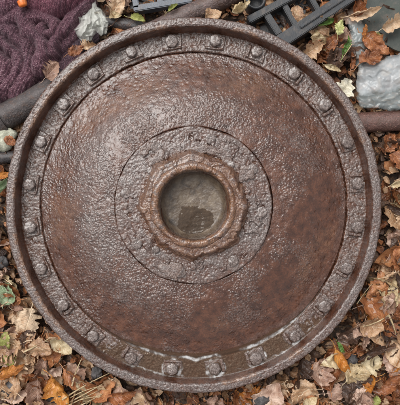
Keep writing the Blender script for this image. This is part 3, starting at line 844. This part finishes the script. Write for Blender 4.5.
# tube with an orange cap on the knit
def make_cap():
    A = pix(23.5, 6.5, 0.098); B = pix(17, -13, 0.106)
    d = B - A; q = d.to_track_quat('X', 'Z')
    t = empty('plastic_tube', A); t.rotation_euler = q.to_euler()
    def lathe(nm, pts, mat, lobes=0):
        na = 40; th = np.linspace(0, 2 * PI, na, endpoint=False)
        TH, K = np.meshgrid(th, np.arange(len(pts)), indexing='ij')
        xs = np.array([p[0] for p in pts])[K]; rr = np.array([p[1] for p in pts])[K]
        if lobes: rr = rr * (1 + 0.035 * np.cos(lobes * TH))
        V = np.stack([xs, rr * np.cos(TH), rr * np.sin(TH)], -1).reshape(-1, 3)
        return obj(nm, mesh_np(nm, V, grid_faces(na, len(pts), True)[:, ::-1]), mat, t)
    lathe('cap', [(0, 0), (0.0005, 0.007), (0.002, 0.0098), (0.005, 0.0106), (0.014, 0.0112), (0.0155, 0.0108), (0.0155, 0.006)], M_ORANGE, 10)
    lathe('tube_body', [(0.0150, 0.004), (0.0155, 0.0088), (0.020, 0.0092), (0.026, 0.013), (0.034, 0.0142), (0.10, 0.0142), (0.102, 0.012), (0.102, 0)], M_GREYPL)
    tag(t, 'small grey plastic tube with a bright orange cap lying on the purple knit', 'tube')
make_cap()

# ------------------------------------------------------------------ crumpled plastic films
def film(name, poly, zc, hgt, seed, mat, label, cat, fold=(0.02, 0.006), step=0.42, stretch=(1, 1, 0), knot=None, n=9):
    poly = np.array(poly, float)
    x0, y0 = poly.min(0) - 2; x1, y1 = poly.max(0) + 2
    gx = np.arange(x0, x1, step); gy = np.arange(y0, y1, step)
    X, Y = np.meshgrid(gx, gy, indexing='ij')
    Xw = X + 2.6 * fbm(X, Y, 10, 4, seed); Yw = Y + 2.6 * fbm(X, Y, 10, 4, seed + 1)
    dmin = np.full(X.shape, 1e9); ins = np.zeros(X.shape, bool)
    n = len(poly)
    for i in range(n):
        a = poly[i]; b = poly[(i + 1) % n]
        t = np.clip(((Xw - a[0]) * (b[0] - a[0]) + (Yw - a[1]) * (b[1] - a[1])) / ((b - a) ** 2).sum(), 0, 1)
        dmin = np.minimum(dmin, np.hypot(Xw - a[0] - t * (b[0] - a[0]), Yw - a[1] - t * (b[1] - a[1])))
        c = ((a[1] > Yw) != (b[1] > Yw)) & (Xw < (b[0] - a[0]) * (Yw - a[1]) / (b[1] - a[1] + 1e-9) + a[0])
        ins ^= c
    sd_ = np.where(ins, dmin, -dmin)
    ca, sa = math.cos(R(stretch[2])), math.sin(R(stretch[2]))
    xs = (X * ca + Y * sa) * stretch[0]; ys = (-X * sa + Y * ca) * stretch[1]
    rs = np.random.RandomState(seed); cr = 0; tot = 0
    for i in range(stretch[1]):
        an = R(stretch[2]) + rs.randn() * stretch[0]; lam = stretch[3] * 1.33 ** i * rs.uniform(0.8, 1.2)
        q = (X * math.cos(an) + Y * math.sin(an)) / lam + stretch[4] * fbm(X, Y, 10 + 2 * i, 3, seed + 10 + i) + rs.rand()
        tri = np.abs(q - np.floor(q) - 0.5) * 2
        win = sstep(-0.25, 0.35, fbm(X, Y, 13, 2, seed + 30 + i))
        cr = cr + tri * win * lam ** 0.8; tot += lam ** 0.8
    cr = cr / tot
    if knot:
        an = np.arctan2(Y - knot[1], X - knot[0]); rd = np.hypot(X - knot[0], Y - knot[1])
        for (kf, amp) in ((1.5, 0.34), (3.7, 0.22)):
            q = an * kf + 1.3 * fbm(X, Y, 11, 3, seed + 50); cr = cr * 0.75 + amp * np.abs(q - np.floor(q) - 0.5) * 2 * sstep(0, 16, rd)
    z = zc + hgt * sstep(0, 9, sd_) ** 0.7 + fold[0] * cr * 2.2 + fold[1] * fbm(X, Y, 5, 3, seed + 3)
    z = z - 0.004 * sstep(1.0, -1.0, sd_)
    P = npix(X, Y, z)
    F = grid_faces(len(gx), len(gy))[:, ::-1]
    keep = (sd_.ravel()[F] > -0.1).all(1)
    F = F[keep]; used = np.unique(F); mp = np.full(X.size, -1); mp[used] = np.arange(len(used))
    me = mesh_np(name, P.reshape(-1, 3)[used], mp[F], attrs={'thick': (0.30 * sstep(5.0, 0.0, sd_)).ravel()[used]})
    return tag(obj(name, me, mat), label, cat)
film('clear_plastic_film', [(88, -6), (96, -6), (97, 5), (104, 13), (107.5, 22), (106, 34), (100, 37), (96, 33), (90, 41), (84, 43), (78, 36), (75, 29), (80, 24), (78, 18), (86, 12), (90, 6)],
     0.044, 0.012, 301, M_FILM_CLEAR, 'scrunched clear plastic film between the purple knit and the wheel', 'plastic film', fold=(0.019, 0.0022), stretch=(0.9, 7, -30, 5.0, 0.5), knot=(94, 1))
bag = empty('plastic_bag', (0, 0, 0))
tag(bag, 'pale grey crumpled plastic bag lying beside the red brown pipe', 'plastic bag')
for (nm, poly, zc, hg, sd0, mt, fo, st) in [
    ('top_layer', [(358, 66), (366, 62), (374, 60.5), (386, 57), (398, 53), (414, 46), (420, 70), (418, 84), (404, 88), (390, 93), (378, 96), (366, 97.5), (358, 96), (356, 86), (357.5, 76)], 0.048, 0.003, 311, M_FILM_GREY, (0.013, 0.0010), (2.5, 6, 10, 10.0, 0.16)),
    ('bottom_layer', [(358, 90), (372, 91), (392, 88), (420, 80), (420, 104), (408, 108), (396, 110.5), (384, 109), (372, 109.5), (361, 107.5), (356.5, 99)], 0.040, 0.002, 331, M_FILM_LOW, (0.014, 0.0006), (0.35, 6, 66, 9.0, 0.25)),
    ('neck', [(350, 14), (357, 16), (363, 20), (366, 28), (367, 40), (370, 52), (374, 62), (362, 68), (356, 66), (353, 52), (350, 35), (347.5, 22)], 0.042, 0.007, 341, M_FILM_LOW, (0.014, 0.0015), (0.5, 7, 5, 6.0, 0.4))]:
    f = film(nm, poly, zc, hg, sd0, mt, None, None, fold=fo, stretch=st); f.parent = bag

# ------------------------------------------------------------------ black plastic crate, second fragment and flat sheet
def box_mesh(name, size, bev=0.002, warp=0.0, seed=0):
    import bmesh
    bm = bmesh.new(); bmesh.ops.create_cube(bm, size=1)
    bmesh.ops.scale(bm, verts=bm.verts, vec=size)
    bmesh.ops.bevel(bm, geom=list(bm.edges), offset=bev, segments=2, affect='EDGES')
    me = bpy.data.meshes.new(name); bm.to_mesh(me); bm.free()
    return me
def bar(parent, nm, pa, pb, wpx, z, h, mat, local=None, bev=0.0022):
    A = pix(*pa, z); B = pix(*pb, z); d = B - A
    o = obj(nm, box_mesh(nm, (d.length, wpx * 0.00255, h), bev), mat, parent)
    inv = parent.matrix_world.inverted() if parent else Matrix()
    mw = Matrix.Translation((A + B) / 2) @ d.to_track_quat('X', 'Z').to_matrix().to_4x4()
    o.matrix_local = inv @ mw
    return o
def make_crate():
    base = pix(290, 12, 0.0)
    t = empty('plastic_crate', base); bpy.context.view_layer.update()
    bar(t, 'frame_bar', (268, 52), (360, -9), 13.5, 0.046, 0.050, M_CRATE)
    bar(t, 'frame_bar', (300, 27.5), (364, -15), 3.2, 0.0715, 0.010, M_CRATE, bev=0.0015)       # raised lip
    bar(t, 'rib', (318, 13), (305, -10), 5.5, 0.038, 0.030, M_CRATE)
    bar(t, 'rib', (296, 29), (279, -2), 6, 0.038, 0.032, M_CRATE)
    bar(t, 'rib', (279, 36), (261, 8), 7, 0.040, 0.032, M_CRATE)
    bar(t, 'frame_bar', (248, 22), (318, -16), 7.5, 0.043, 0.036, M_CRATE)
    bar(t, 'rib', (334, 2), (322, -20), 5.5, 0.038, 0.030, M_CRATE)
    # floor plate of the crate and a rounded corner post
    A = pix(282, 14, 0.016)
    fl = obj('floor_plate', box_mesh('floor_plate', (0.17, 0.070, 0.004), 0.0015), M_CRATE, t)
    fl.matrix_local = t.matrix_world.inverted() @ (Matrix.Translation(A) @ Matrix.Rotation(R(33), 4, 'Z'))
    na = 40; th = np.linspace(0, 2 * PI, na, endpoint=False)
    rows = [(0.026, 0.0), (0.0262, 0.045), (0.0255, 0.056), (0.0235, 0.060), (0.0205, 0.060), (0.0190, 0.057), (0.0180, 0.040), (0.0175, 0.022), (0.0, 0.022)]
    V = np.array([(r * math.cos(a), r * math.sin(a), z) for a in th for (r, z) in rows])
    p = obj('corner_post', mesh_np('corner_post', V, grid_faces(na, len(rows), True)), M_CRATE, t)
    c = pix(254, 8, 0.006)
    p.location = c - base
    tag(t, 'broken black plastic crate with ribbed cells behind the wheel', 'crate')
make_crate()
def make_fragment():
    t = empty('plastic_fragment', pix(160, 2, 0.0)); bpy.context.view_layer.update()
    bar(t, 'side_bar', (134, 10.5), (192, 1.0), 6.5, 0.034, 0.030, M_GREYPL)
    bar(t, 'end_bar', (137, 10), (133, -16), 6, 0.034, 0.030, M_GREYPL)
    bar(t, 'rib', (161, 6), (157, -18), 6, 0.032, 0.026, M_GREYPL)
    bar(t, 'side_bar', (130, -9), (186, -19), 7, 0.034, 0.030, M_GREYPL)
    A = pix(150, -2, 0.018)
    fl = obj('floor_plate', box_mesh('floor_plate', (0.13, 0.05, 0.004), 0.0015), M_CRATE, t)
    fl.matrix_local = t.matrix_world.inverted() @ (Matrix.Translation(A) @ Matrix.Rotation(R(9), 4, 'Z'))
    tag(t, 'slotted blue grey plastic fragment beside the brown rusty pipe', 'plastic part')
make_fragment()
def make_sheet():
    poly = np.array([(349, -14), (440, -22), (440, 72), (404, 54), (384, 45), (366, 36), (357, 22)], float)
    P = []
    # grid in a warped quad
    n, m = 60, 60
    c = [np.array((352, -14.)), np.array((440, -24.)), np.array((440, 70.)), np.array((360, 33.))]
    V = []; 
    s = np.linspace(0, 1, n); tt = np.linspace(0, 1, m)
    S, T_ = np.meshgrid(s, tt, indexing='ij')
    PXY = (c[0] * (1 - S)[..., None] * (1 - T_)[..., None] + c[1] * S[..., None] * (1 - T_)[..., None] + c[2] * (S * T_)[..., None] + c[3] * ((1 - S) * T_)[..., None])
    X = PXY[..., 0]; Y = PXY[..., 1]
    X = X + 0.8 * fbm(X, Y, 8, 3, 321) ; Y = Y + 0.8 * fbm(X, Y, 9, 3, 322)
    z = 0.030 + 0.006 * fbm(X, Y, 26, 3, 323) + 0.006 * S
    top = npix(X, Y, z); bot = top.copy(); bot[..., 2] -= 0.005
    V = np.concatenate([top.reshape(-1, 3), bot.reshape(-1, 3)])
    F = grid_faces(n, m)[:, ::-1]; N = n * m
    F = [F, F[:, ::-1] + N]
    def side(idx):
        idx = np.array(idx); return np.stack([idx[:-1], idx[1:], idx[1:] + N, idx[:-1] + N], 1)
    G = np.arange(N).reshape(n, m)
    F += [side(G[0, :]), side(G[-1, :])[:, ::-1], side(G[:, 0])[:, ::-1], side(G[:, -1])]
    me = mesh_np('plastic_sheet', V, np.concatenate(F), smooth=True)
    tag(obj('plastic_sheet', me, M_SHEET), 'flat dark green grey plastic sheet under brown leaves above the bag', 'plastic sheet')
make_sheet()

# ------------------------------------------------------------------ leaves
def leaf_geo(seed, shape, nu=22, nv=13, stalk=True):
    """unit-length leaf, base at the origin, tip along +x; returns V, F, UV"""
    rs = np.random.RandomState(seed)
    u = np.linspace(0, 1, nu); v = np.linspace(-1, 1, nv)
    U, Vv = np.meshgrid(u, v, indexing='ij')
    if shape == 'ovate': W = 0.30 * np.sin(PI * np.clip(U, 0, 1) ** 0.75) ** 0.8
    elif shape == 'long': W = 0.19 * np.sin(PI * U ** 0.85) ** 0.75
    elif shape == 'round': W = 0.42 * np.sin(PI * U ** 0.8) ** 0.6
    elif shape == 'lobed': W = 0.46 * np.sin(PI * U ** 0.62) ** 0.6 * (0.66 + 0.34 * np.abs(np.cos(PI * U * 2.6 + 0.4)))
    else: W = 0.36 * np.sin(PI * U ** 0.7) ** 0.45                      # torn
    jag = 1 + 0.10 * rs.randn(nu, 1) * (1 if shape in ('torn', 'lobed') else 0.45) * np.ones((1, nv))
    jl = 1 + (0.26 if shape == 'torn' else 0.10) * rs.randn(nu, 1)
    W = W * np.where(Vv < 0, jag, jl)
    x = U.copy(); y = Vv * W
    if shape == 'torn':
        x = 0.08 + U * (0.82 + 0.16 * np.sin(Vv * 3 + rs.rand() * 6))
    cup = rs.uniform(-1.0, 2.0); bend = rs.uniform(-1.1, 2.0); twist = rs.uniform(-1.2, 1.2); vf = rs.uniform(0, 0.6)
    crum = rs.uniform(0.08, 0.20)
    # curl across
    ang = cup * Vv * 1.1
    yy = np.where(abs(cup) > 0.05, W * np.sin(ang) / (cup * 1.1 + 1e-6), y); zz = W * (1 - np.cos(ang)) / (cup * 1.1 + 1e-6) + vf * np.abs(y)
    zz = zz + crum * fbm(x * 1.0 + seed, y * 1.0, 0.26, 3, seed % 50) + 0.7 * crum * (np.abs(fbm(x + seed * 2, y, 0.22, 2, seed % 41)) - 0.3) + 0.030 * rs.randn(nu, nv) * np.abs(Vv) ** 2
    # twist and bend along
    tw = twist * (U - 0.5)
    y2 = yy * np.cos(tw) - zz * np.sin(tw); z2 = yy * np.sin(tw) + zz * np.cos(tw)
    be = bend * (U - 0.5)
    x3 = np.sin(be) / (bend + 1e-6) - z2 * np.sin(be) * 0.5; z3 = z2 * np.cos(be) + (1 - np.cos(be)) / (bend + 1e-6)
    V = np.stack([x3 - 0.0, y2, z3], -1).reshape(-1, 3)
    F = grid_faces(nu, nv)
    UV = np.stack([U, Vv], -1).reshape(-1, 2)
    if stalk:
        b = V.reshape(nu, nv, 3)[0, nv // 2]; d = V.reshape(nu, nv, 3)[0, nv // 2] - V.reshape(nu, nv, 3)[3, nv // 2]
        d = d / np.linalg.norm(d); L = rs.uniform(0.15, 0.45); side = np.array([-d[1], d[0], 0])
        pts = []; 
        for k in range(4):
            t = k / 3; p = b - d * 0.06 + d * (L + 0.06) * t + side * 0.10 * t * t * rs.uniform(-1, 1) + np.array([0, 0, 0.03 * t])
            for (sx, sz) in ((-1, 0), (0, 1), (1, 0)):
                pts.append(p + side * sx * 0.012 + np.array([0, 0, sz * 0.018]))
        o = len(V); V = np.concatenate([V, np.array(pts)]); UV = np.concatenate([UV, np.zeros((12, 2))])
        f = []
        for k in range(3):
            a = o + k * 3
            f += [(a, a + 3, a + 4, a + 1), (a + 1, a + 4, a + 5, a + 2)]
        F = np.concatenate([F, np.array(f)])
    V[:, 2] -= V[:, 2].mean()
    return V, F, UV
SHAPES = ['ovate', 'ovate', 'torn', 'lobed', 'round', 'long', 'torn', 'lobed']
LEAF_GEO = [leaf_geo(400 + k, SHAPES[k % 8]) for k in range(32)]
_lm = {}
def leaf_data(k, col):
    if (k, col) not in _lm:
        V, F, UV = LEAF_GEO[k]
        me = mesh_np('leaf', V * 0.06, F, uv=UV); me.materials.append(LEAF[col]); _lm[(k, col)] = me
    return _lm[(k, col)]
def leaf(k, col, px, py, z, size_px, rz, tilt=(0, 0), label=None, group=None, name='fallen_leaf', cat='leaf'):
    o = bpy.data.objects.new(name, leaf_data(k, col)); C.objects.link(o)
    o.location = pix(px, py, z); o.rotation_euler = (R(tilt[0]), R(tilt[1]), R(rz)); s = size_px * 0.00255 / 0.06
    o.scale = (s, s, s)
    return tag(o, label, cat, group)
# leaves one can name (k, colour, px, py, z, length px, rotation, tilt, label)
def shp(name, i=0):
    return [k for k in range(32) if SHAPES[k % 8] == name][i]
NAMED = [
    (shp('round', 0), 'green', 326, 22, 0.058, 19, 20, (8, -6), 'bright green leaf between the black crate and the grey plastic bag'),
    (shp('ovate', 1), 'yellow', 340, 27, 0.060, 18, 70, (18, 10), 'curled yellow green leaf next to the bright green leaf'),
    (shp('long', 0), 'green', 347, 45, 0.056, 22, 68, (25, 5), 'narrow lime green leaf standing beside the tail of the plastic bag'),
    (shp('torn', 1), 'rust', 358, 8, 0.056, 24, 75, (10, 8), 'broad red brown leaf on the top edge of the dark plastic sheet'),
    (shp('long', 1), 'tan', 366, 12.5, 0.066, 34, 14, (30, 0), 'long tan leaf rolled along its edge on the dark plastic sheet'),
    (shp('ovate', 2), 'rust', 376, 44, 0.064, 32, -42, (12, 0), 'glossy rust brown leaf draped across the tail of the plastic bag'),
    (shp('ovate', 3), 'rust', 372, 57, 0.066, 30, 25, (-8, 8), 'reddish brown leaf resting on the top of the plastic bag'),
    (shp('long', 2), 'orange', 365, 31, 0.066, 16, 80, (25, 0), 'small upright orange leaf tip above the plastic bag tail'),
    (shp('round', 1), 'yellow', 378, 37, 0.062, 12, 5, (0, 5), 'tiny yellow green leaf bit on the dark plastic sheet'),
    (shp('torn', 2), 'tan', 393, 23, 0.058, 22, 30, (15, 0), 'crumpled tan leaf lying alone on the dark plastic sheet'),
    (shp('lobed', 0), 'tan', 314, 49, 0.062, 24, 30, (12, -8), 'tan curled leaf against the rim below the black crate'),
    (shp('ovate', 4), 'rust', 332, 42, 0.056, 24, 50, (10, 8), 'rusty red leaf below the bright green leaf'),
    (shp('lobed', 1), 'dark', 336, 57, 0.050, 24, 100, (0, 0), 'dark rotten leaf between the rim and the plastic bag'),
    (shp('long', 3), 'straw', 333, 68, 0.056, 18, -20, (10, 0), 'narrow pale straw leaf by the rim under the dark rotten leaf'),
    (shp('lobed', 2), 'cream', 345, 88, 0.060, 24, 55, (5, 0), 'cream torn scrap of leaf at the end of the plastic bag'),
    (shp('long', 1), 'rust', 352, 60, 0.060, 18, 85, (20, 0), 'narrow brown leaf along the neck of the plastic bag'),
    (shp('ovate', 5), 'straw', 115, 15.5, 0.048, 14, 5, (5, 0), 'small pale yellow leaf above the thin black pipe'),
    (shp('ovate', 0), 'yellow', 138, 18.5, 0.050, 16, -12, (0, 5), 'yellow green leaf with a stalk at the plastic fragment'),
    (shp('torn', 3), 'tan', 117, 6, 0.050, 24, 60, (15, 0), 'crumpled tan leaf behind the clear plastic film'),
    (shp('torn', 0), 'straw', 241, 7, 0.088, 25, 35, (10, 10), 'large pale crumpled leaf on the end of the brown pipe'),
    (shp('round', 2), 'tan', 213, 14, 0.082, 18, 10, (0, 15), 'small tan leaf wedged between the brown pipe and the rim'),
    (shp('ovate', 6), 'yellow', 173, 7, 0.064, 13, 40, (0, 10), 'small yellowish leaf tucked between plastic fragment and brown pipe'),
    (shp('ovate', 7), 'tan', 297.5, 14, 0.050, 20, -75, (0, 0), 'tan leaf fallen inside a cell of the black crate'),
    (shp('torn', 4), 'pink', 52, 70, 0.078, 22, 50, (12, 0), 'pinkish crumpled leaf between the purple knit and the wheel'),
    (shp('ovate', 1), 'rust', 76, 50, 0.080, 18, 25, (10, 0), 'red brown leaf on the rim edge beneath the clear plastic film'),
    (shp('torn', 5), 'tan', 88, 46, 0.076, 16, 15, (5, 0), 'brown leaf shred tucked under the clear plastic film'),
    (shp('round', 0), 'palegreen', 3, 186, 0.045, 20, 60, (0, 0), 'pale green leaf under the short dark pipe'),
    (shp('ovate', 2), 'orange', 4, 175, 0.046, 14, 10, (0, 0), 'small orange leaf just below the short dark pipe'),
    (shp('ovate', 3), 'rust', 11, 141, 0.056, 16, -20, (0, 0), 'brown leaf lying on the pale lichen stone'),
    (shp('round', 3), 'palegreen', 6, 294, 0.052, 24, 80, (0, 0), 'pale green mouldy round leaf in the brown litter'),
    (shp('ovate', 5), 'yellow', 6, 340, 0.050, 20, 100, (0, 8), 'yellow green leaf among tan leaves beyond the rim'),
    (shp('round', 1), 'yellow', 10, 360, 0.050, 16, 30, (0, 0), 'yellowish pale leaf beside the orange curled leaf'),
    (shp('long', 2), 'orange', 11, 372, 0.056, 30, 28, (22, 0), 'long curled orange leaf above the dark grey clod'),
    (shp('torn', 6), 'tan', 38, 347, 0.056, 30, -25, (8, -8), 'broad flat tan leaf with a folded corner'),
    (shp('ovate', 4), 'straw', 62, 347, 0.054, 28, -30, (10, 0), 'pale leaf half under the rim edge over dark soil'),
    (shp('ovate', 0), 'rust', 122, 396, 0.050, 28, 10, (10, 0), 'wet red leaf close below the rim'),
    (shp('long', 0), 'green', 341, 348, 0.058, 15, -55, (10, 15), 'small fresh green blade among orange brown leaves'),
    (shp('ovate', 6), 'orange', 343, 363, 0.056, 28, -60, (14, 0), 'glossy orange brown leaf below the small green blade'),
    (shp('round', 2), 'straw', 357, 376, 0.056, 26, 15, (10, 0), 'pale curled leaf beside the glossy orange brown leaf'),
    (shp('round', 1), 'yellow', 376, 401, 0.052, 12, 90, (0, 0), 'bright yellow leaf spot in the brown litter'),
    (shp('torn', 0), 'pink', 389, 306, 0.058, 30, 70, (8, 5), 'broad pinkish brown leaf held by a pale stalk'),
    (shp('round', 3), 'tan', 372, 327, 0.056, 26, -10, (8, 0), 'round tan leaf at the end of a pale stalk'),
    (shp('long', 3), 'rust', 388, 384, 0.056, 34, 28, (14, 0), 'long red brown leaf beside the bright yellow spot'),
    (shp('long', 1), 'yellow', 371, 290, 0.050, 12, 40, (0, 0), 'small yellow green leaf under the edge of the rim'),
    (shp('lobed', 3), 'pink', 322, 372, 0.054, 30, 80, (10, 5), 'dull pinkish leaf near the rim and the orange leaf'),
]
for (k, c, px, py, z, sz, rz, ti, lab) in NAMED:
    leaf(k, c, px, py, z, sz, rz, ti, lab)

def blocked(px, py):
    if px < 98 and py < 112 and (py < 108 - 0.62 * px or px < 34): return True          # knit and pipe
    if px > 352 and 48 < py < 134: return True                                         # bag and pipe
    if 236 < px < 350 and py < 44 - (px - 268) * 0.66 + 9: return True                   # crate
    if px > 352 and py < 50: return True
    if 130 < px < 240 and py < 22: return True
    return False
KINDS = {
    'tan': ('dry tan fallen leaf in the leaf litter', 'tan leaves in the litter', 'tan'),
    'rust': ('rust brown fallen leaf in the leaf litter', 'rust brown leaves in the litter', 'rust'),
    'dark': ('dark wet rotting leaf in the leaf litter', 'dark rotting leaves in the litter', 'dark'),
    'pink': ('dull pinkish brown fallen leaf in the leaf litter', 'pinkish brown leaves in the litter', 'pink'),
    'orange': ('orange fallen leaf in the leaf litter', 'orange leaves in the litter', 'orange'),
    'straw': ('pale straw coloured fallen leaf in the leaf litter', 'pale straw leaves in the litter', 'straw'),
}
SHAPE_WORD = {'ovate': 'oval', 'torn': 'torn', 'lobed': 'lobed', 'round': 'rounded', 'long': 'narrow'}
COLOUR_WORD = {'tan': 'dry tan', 'rust': 'rust brown', 'dark': 'dark rotting', 'pink': 'pinkish brown', 'orange': 'orange', 'straw': 'pale straw'}
MARKS = [(385, 140, 'red brown pipe'), (326, 22, 'bright green leaf'), (345, 88, 'cream torn scrap'), (3, 186, 'short dark pipe'), (6, 294, 'pale green mouldy leaf'),
         (2, 262, 'small dark clod'), (8, 350, 'yellow green leaf'), (11, 372, 'curled orange leaf'), (38, 347, 'broad flat tan leaf'), (62, 347, 'pale leaf under the rim'),
         (85, 392, 'sheaf of dry stalks'), (122, 396, 'wet red leaf'), (262, 398, 'stony grey clod'), (341, 348, 'small green blade'), (357, 376, 'pale curled leaf'),
         (376, 401, 'bright yellow leaf spot'), (389, 306, 'broad pinkish leaf'), (384, 282, 'straw leaning on the rim'), (115, 12, 'thin black pipe'), (388, 384, 'long red brown leaf'),
         (322, 385, 'dull pinkish leaf'), (54, 397, 'small grey clod'), (392, 200, 'rim opposite the short dark pipe')]
n = 0
while n < 245:
    px = rnd.uniform(-14, 414); py = rnd.uniform(-12, 418)
    r = math.hypot(px - 193.5, py - 205)
    sz = rnd.uniform(17, 36)
    if r < 191 + sz * 0.32 or r > 330 or blocked(px, py): continue
    if px > 0 and px < 110 and py < 100: continue
    k = rnd.randrange(32)
    wet = r < 205
    col = rnd.choices(['tan', 'rust', 'dark', 'pink', 'orange', 'straw'], [5.4, 4.2, 4.0 if wet else 2.0, 5.0, 1.3, 1.8])[0]
    lab, grp, mk = KINDS[col]
    near = min(MARKS, key=lambda m: math.hypot(m[0] - px, m[1] - py))[2]
    lab = '%s %s leaf in the litter near the %s' % (SHAPE_WORD[SHAPES[k % 8]], COLOUR_WORD[col], near)
    leaf(k, mk, px, py, rnd.uniform(0.024, 0.052) * (0.75 if wet else 1), sz, rnd.uniform(0, 360), (rnd.gauss(0, 14), rnd.gauss(0, 14)), lab, grp)
    n += 1

# loose litter too small and too many to count
def make_litter(cols, seed, count, name, label, outer=500):
    rs = random.Random(seed); Vs = []; Fs = []; Us = []; Ts = []; o = 0
    geos = [leaf_geo(600 + seed + k, ['torn', 'ovate', 'long', 'torn'][k % 4], 9, 5, False) for k in range(14)]
    n = 0
    while n < count + outer:
        far = n >= count
        if not far and n % 4:
            px = rs.uniform(-12, 412); py = rs.uniform(-12, 416)
            if math.hypot(px - 193.5, py - 205) < 186 or (px < 96 and py < 98 and px + py < 128): continue
            q = pix(px, py, 0.015); x, y = q.x, q.y
        else:
            x = rs.uniform(-0.95, 0.95); y = rs.uniform(-0.95, 0.95)
            if math.hypot(x, y) < 0.44: continue
            if far:
                x *= 1.6; y *= 1.6
                if max(abs(x) - 0.50, abs(y) - 0.52) < 0 : continue
                if x < -0.3 and y > 0.1 and x > -0.62 and y < 0.62: continue
        V, F, U = geos[rs.randrange(14)]
        s = rs.uniform(0.045, 0.085) if far else rs.uniform(0.010, 0.022) if rs.random() < 0.4 else rs.uniform(0.020, 0.048)
        M = Euler((rs.gauss(0, 0.5), rs.gauss(0, 0.5), rs.uniform(0, 6.28))).to_matrix()
        W = (np.array(M) @ (V * s).T).T + np.array((x, y, rs.uniform(0.004, 0.026 if math.hypot(x, y) > 0.478 else 0.020)))
        Vs.append(W); Fs.append(F + o); Us.append(U); Ts.append(np.full(len(V), rs.uniform(-0.2, 0.24))); o += len(V); n += 1
    me = mesh_np(name, np.concatenate(Vs), np.concatenate(Fs), uv=np.concatenate(Us), attrs={'tone': np.concatenate(Ts)})
    tag(obj(name, me, LEAF[cols]), label, 'leaf litter', None, 'stuff')
make_litter('rust', 1, 1300, 'leaf_litter', 'broken rust brown leaf fragments covering the soil')
make_litter('tan', 2, 1300, 'leaf_litter', 'broken tan leaf fragments covering the soil')
make_litter('dark', 3, 1200, 'leaf_litter', 'dark rotten leaf crumbs covering the soil')

# ------------------------------------------------------------------ clods, stone, stalks
def lump_mesh(seed, a, b, c):
    na, nb = 40, 22
    th = np.linspace(0, 2 * PI, na, endpoint=False); ph = np.linspace(0.0, PI, nb)
    TH, PH = np.meshgrid(th, ph, indexing='ij')
    x = np.sin(PH) * np.cos(TH); y = np.sin(PH) * np.sin(TH); z = np.cos(PH)
    d = 1 + 0.34 * fbm(x + z * 0.7, y - z * 0.5, 0.9, 4, seed) + 0.10 * fbm(x * 3 + z, y * 3 + z, 0.7, 2, seed + 1)
    V = np.stack([a * x * d, b * y * d, c * z * d], -1).reshape(-1, 3)
    return mesh_np('clod', V, grid_faces(na, nb, True)[:, ::-1])
for (px, py, sz, z, mat, nm, lab, cat) in [
    (9, 387, 0.026, 0.030, M_CLOD, 'soil_clod', 'large dark grey clod under the long curled orange leaf', 'clod'),
    (54, 397, 0.020, 0.028, M_CLOD, 'soil_clod', 'small dark grey clod among the dry grass stalks', 'clod'),
    (97, 373, 0.017, 0.026, M_CLOD, 'soil_clod', 'grey clod close to the rim by the dry grass stalks', 'clod'),
    (262, 398, 0.026, 0.022, M_CLOD, 'soil_clod', 'grey stony clod right below the puddled side of the rim', 'clod'),
    (352, 361, 0.016, 0.030, M_CLOD, 'soil_clod', 'dark clod between the orange and the pale curled leaves', 'clod'),
    (384, 290, 0.022, 0.026, M_CLOD, 'soil_clod', 'dark clod above the broad pinkish brown leaf', 'clod'),
    (2, 139, 0.034, 0.030, M_STONE, 'lichen_stone', 'pale cream lichen covered stone between the two left pipes', 'stone'),
    (2, 262, 0.018, 0.026, M_CLOD, 'soil_clod', 'dark clod above the pale green mouldy leaf', 'clod'),
]:
    o = obj(nm, lump_mesh(int(px * 3 + py) % 60, sz, sz * 0.85, sz * 0.7), mat)
    o.location = pix(px, py, z); o.rotation_euler = (0, 0, rnd.uniform(0, 6)); tag(o, lab, cat)

def stalk(a, b, za, zb, rad, label, group=None, sag=0.004):
    A = pix(*a, za); B = pix(*b, zb); n = 14; na = 6
    side = (B - A).cross(Vector((0, 0, 1))).normalized()
    w1 = rnd.uniform(-1, 1) * (B - A).length * 0.05
    V = []
    for i in range(n):
        t = i / (n - 1); p = A.lerp(B, t) + side * w1 * math.sin(PI * t) + Vector((0, 0, sag * math.sin(PI * t)))
        r = rad * (1 - 0.55 * t)
        for k in range(na):
            an = 2 * PI * k / na
            V.append(p - A + side * r * 1.5 * math.cos(an) + Vector((0, 0, r * math.sin(an))))
    V = np.array(V)
    I, K = np.meshgrid(np.arange(n - 1), np.arange(na), indexing='ij'); K2 = (K + 1) % na
    F = np.stack([I * na + K, I * na + K2, (I + 1) * na + K2, (I + 1) * na + K], -1).reshape(-1, 4)
    o = obj('grass_stalk', mesh_np('grass_stalk', V, F), M_STALK); o.location = A
    return tag(o, label, 'stalk', group)
for (a, b) in [((66, 404), (106, 382)), ((70, 398), (100, 386)), ((62, 400), (112, 372)), ((76, 408), (108, 391)), ((72, 386), (82, 358)), ((58, 410), (96, 392)), ((80, 400), (104, 396))]:
    stalk(a, b, rnd.uniform(0.042, 0.050), rnd.uniform(0.036, 0.046), rnd.uniform(0.0010, 0.0017), 'dry straw coloured grass stalk lying below the rim in a sheaf', 'dry grass stalks in a sheaf')
stalk((389, 315), (362, 327), 0.062, 0.052, 0.0013, 'pale stalk joining the broad pinkish leaf and the round tan leaf')
stalk((388, 314), (396, 334), 0.062, 0.050, 0.0020, 'thick pale twig beside the broad pinkish brown leaf')
stalk((357, 304), (372, 284), 0.055, 0.060, 0.0009, 'thin straw leaning on the outside of the rim')
stalk((24, 352), (50, 338), 0.060, 0.055, 0.0016, 'curved brown twig lying on the broad flat tan leaf')
stalk((352, 44), (340, 62), 0.064, 0.058, 0.0009, 'thin stem beside the lime green leaf')
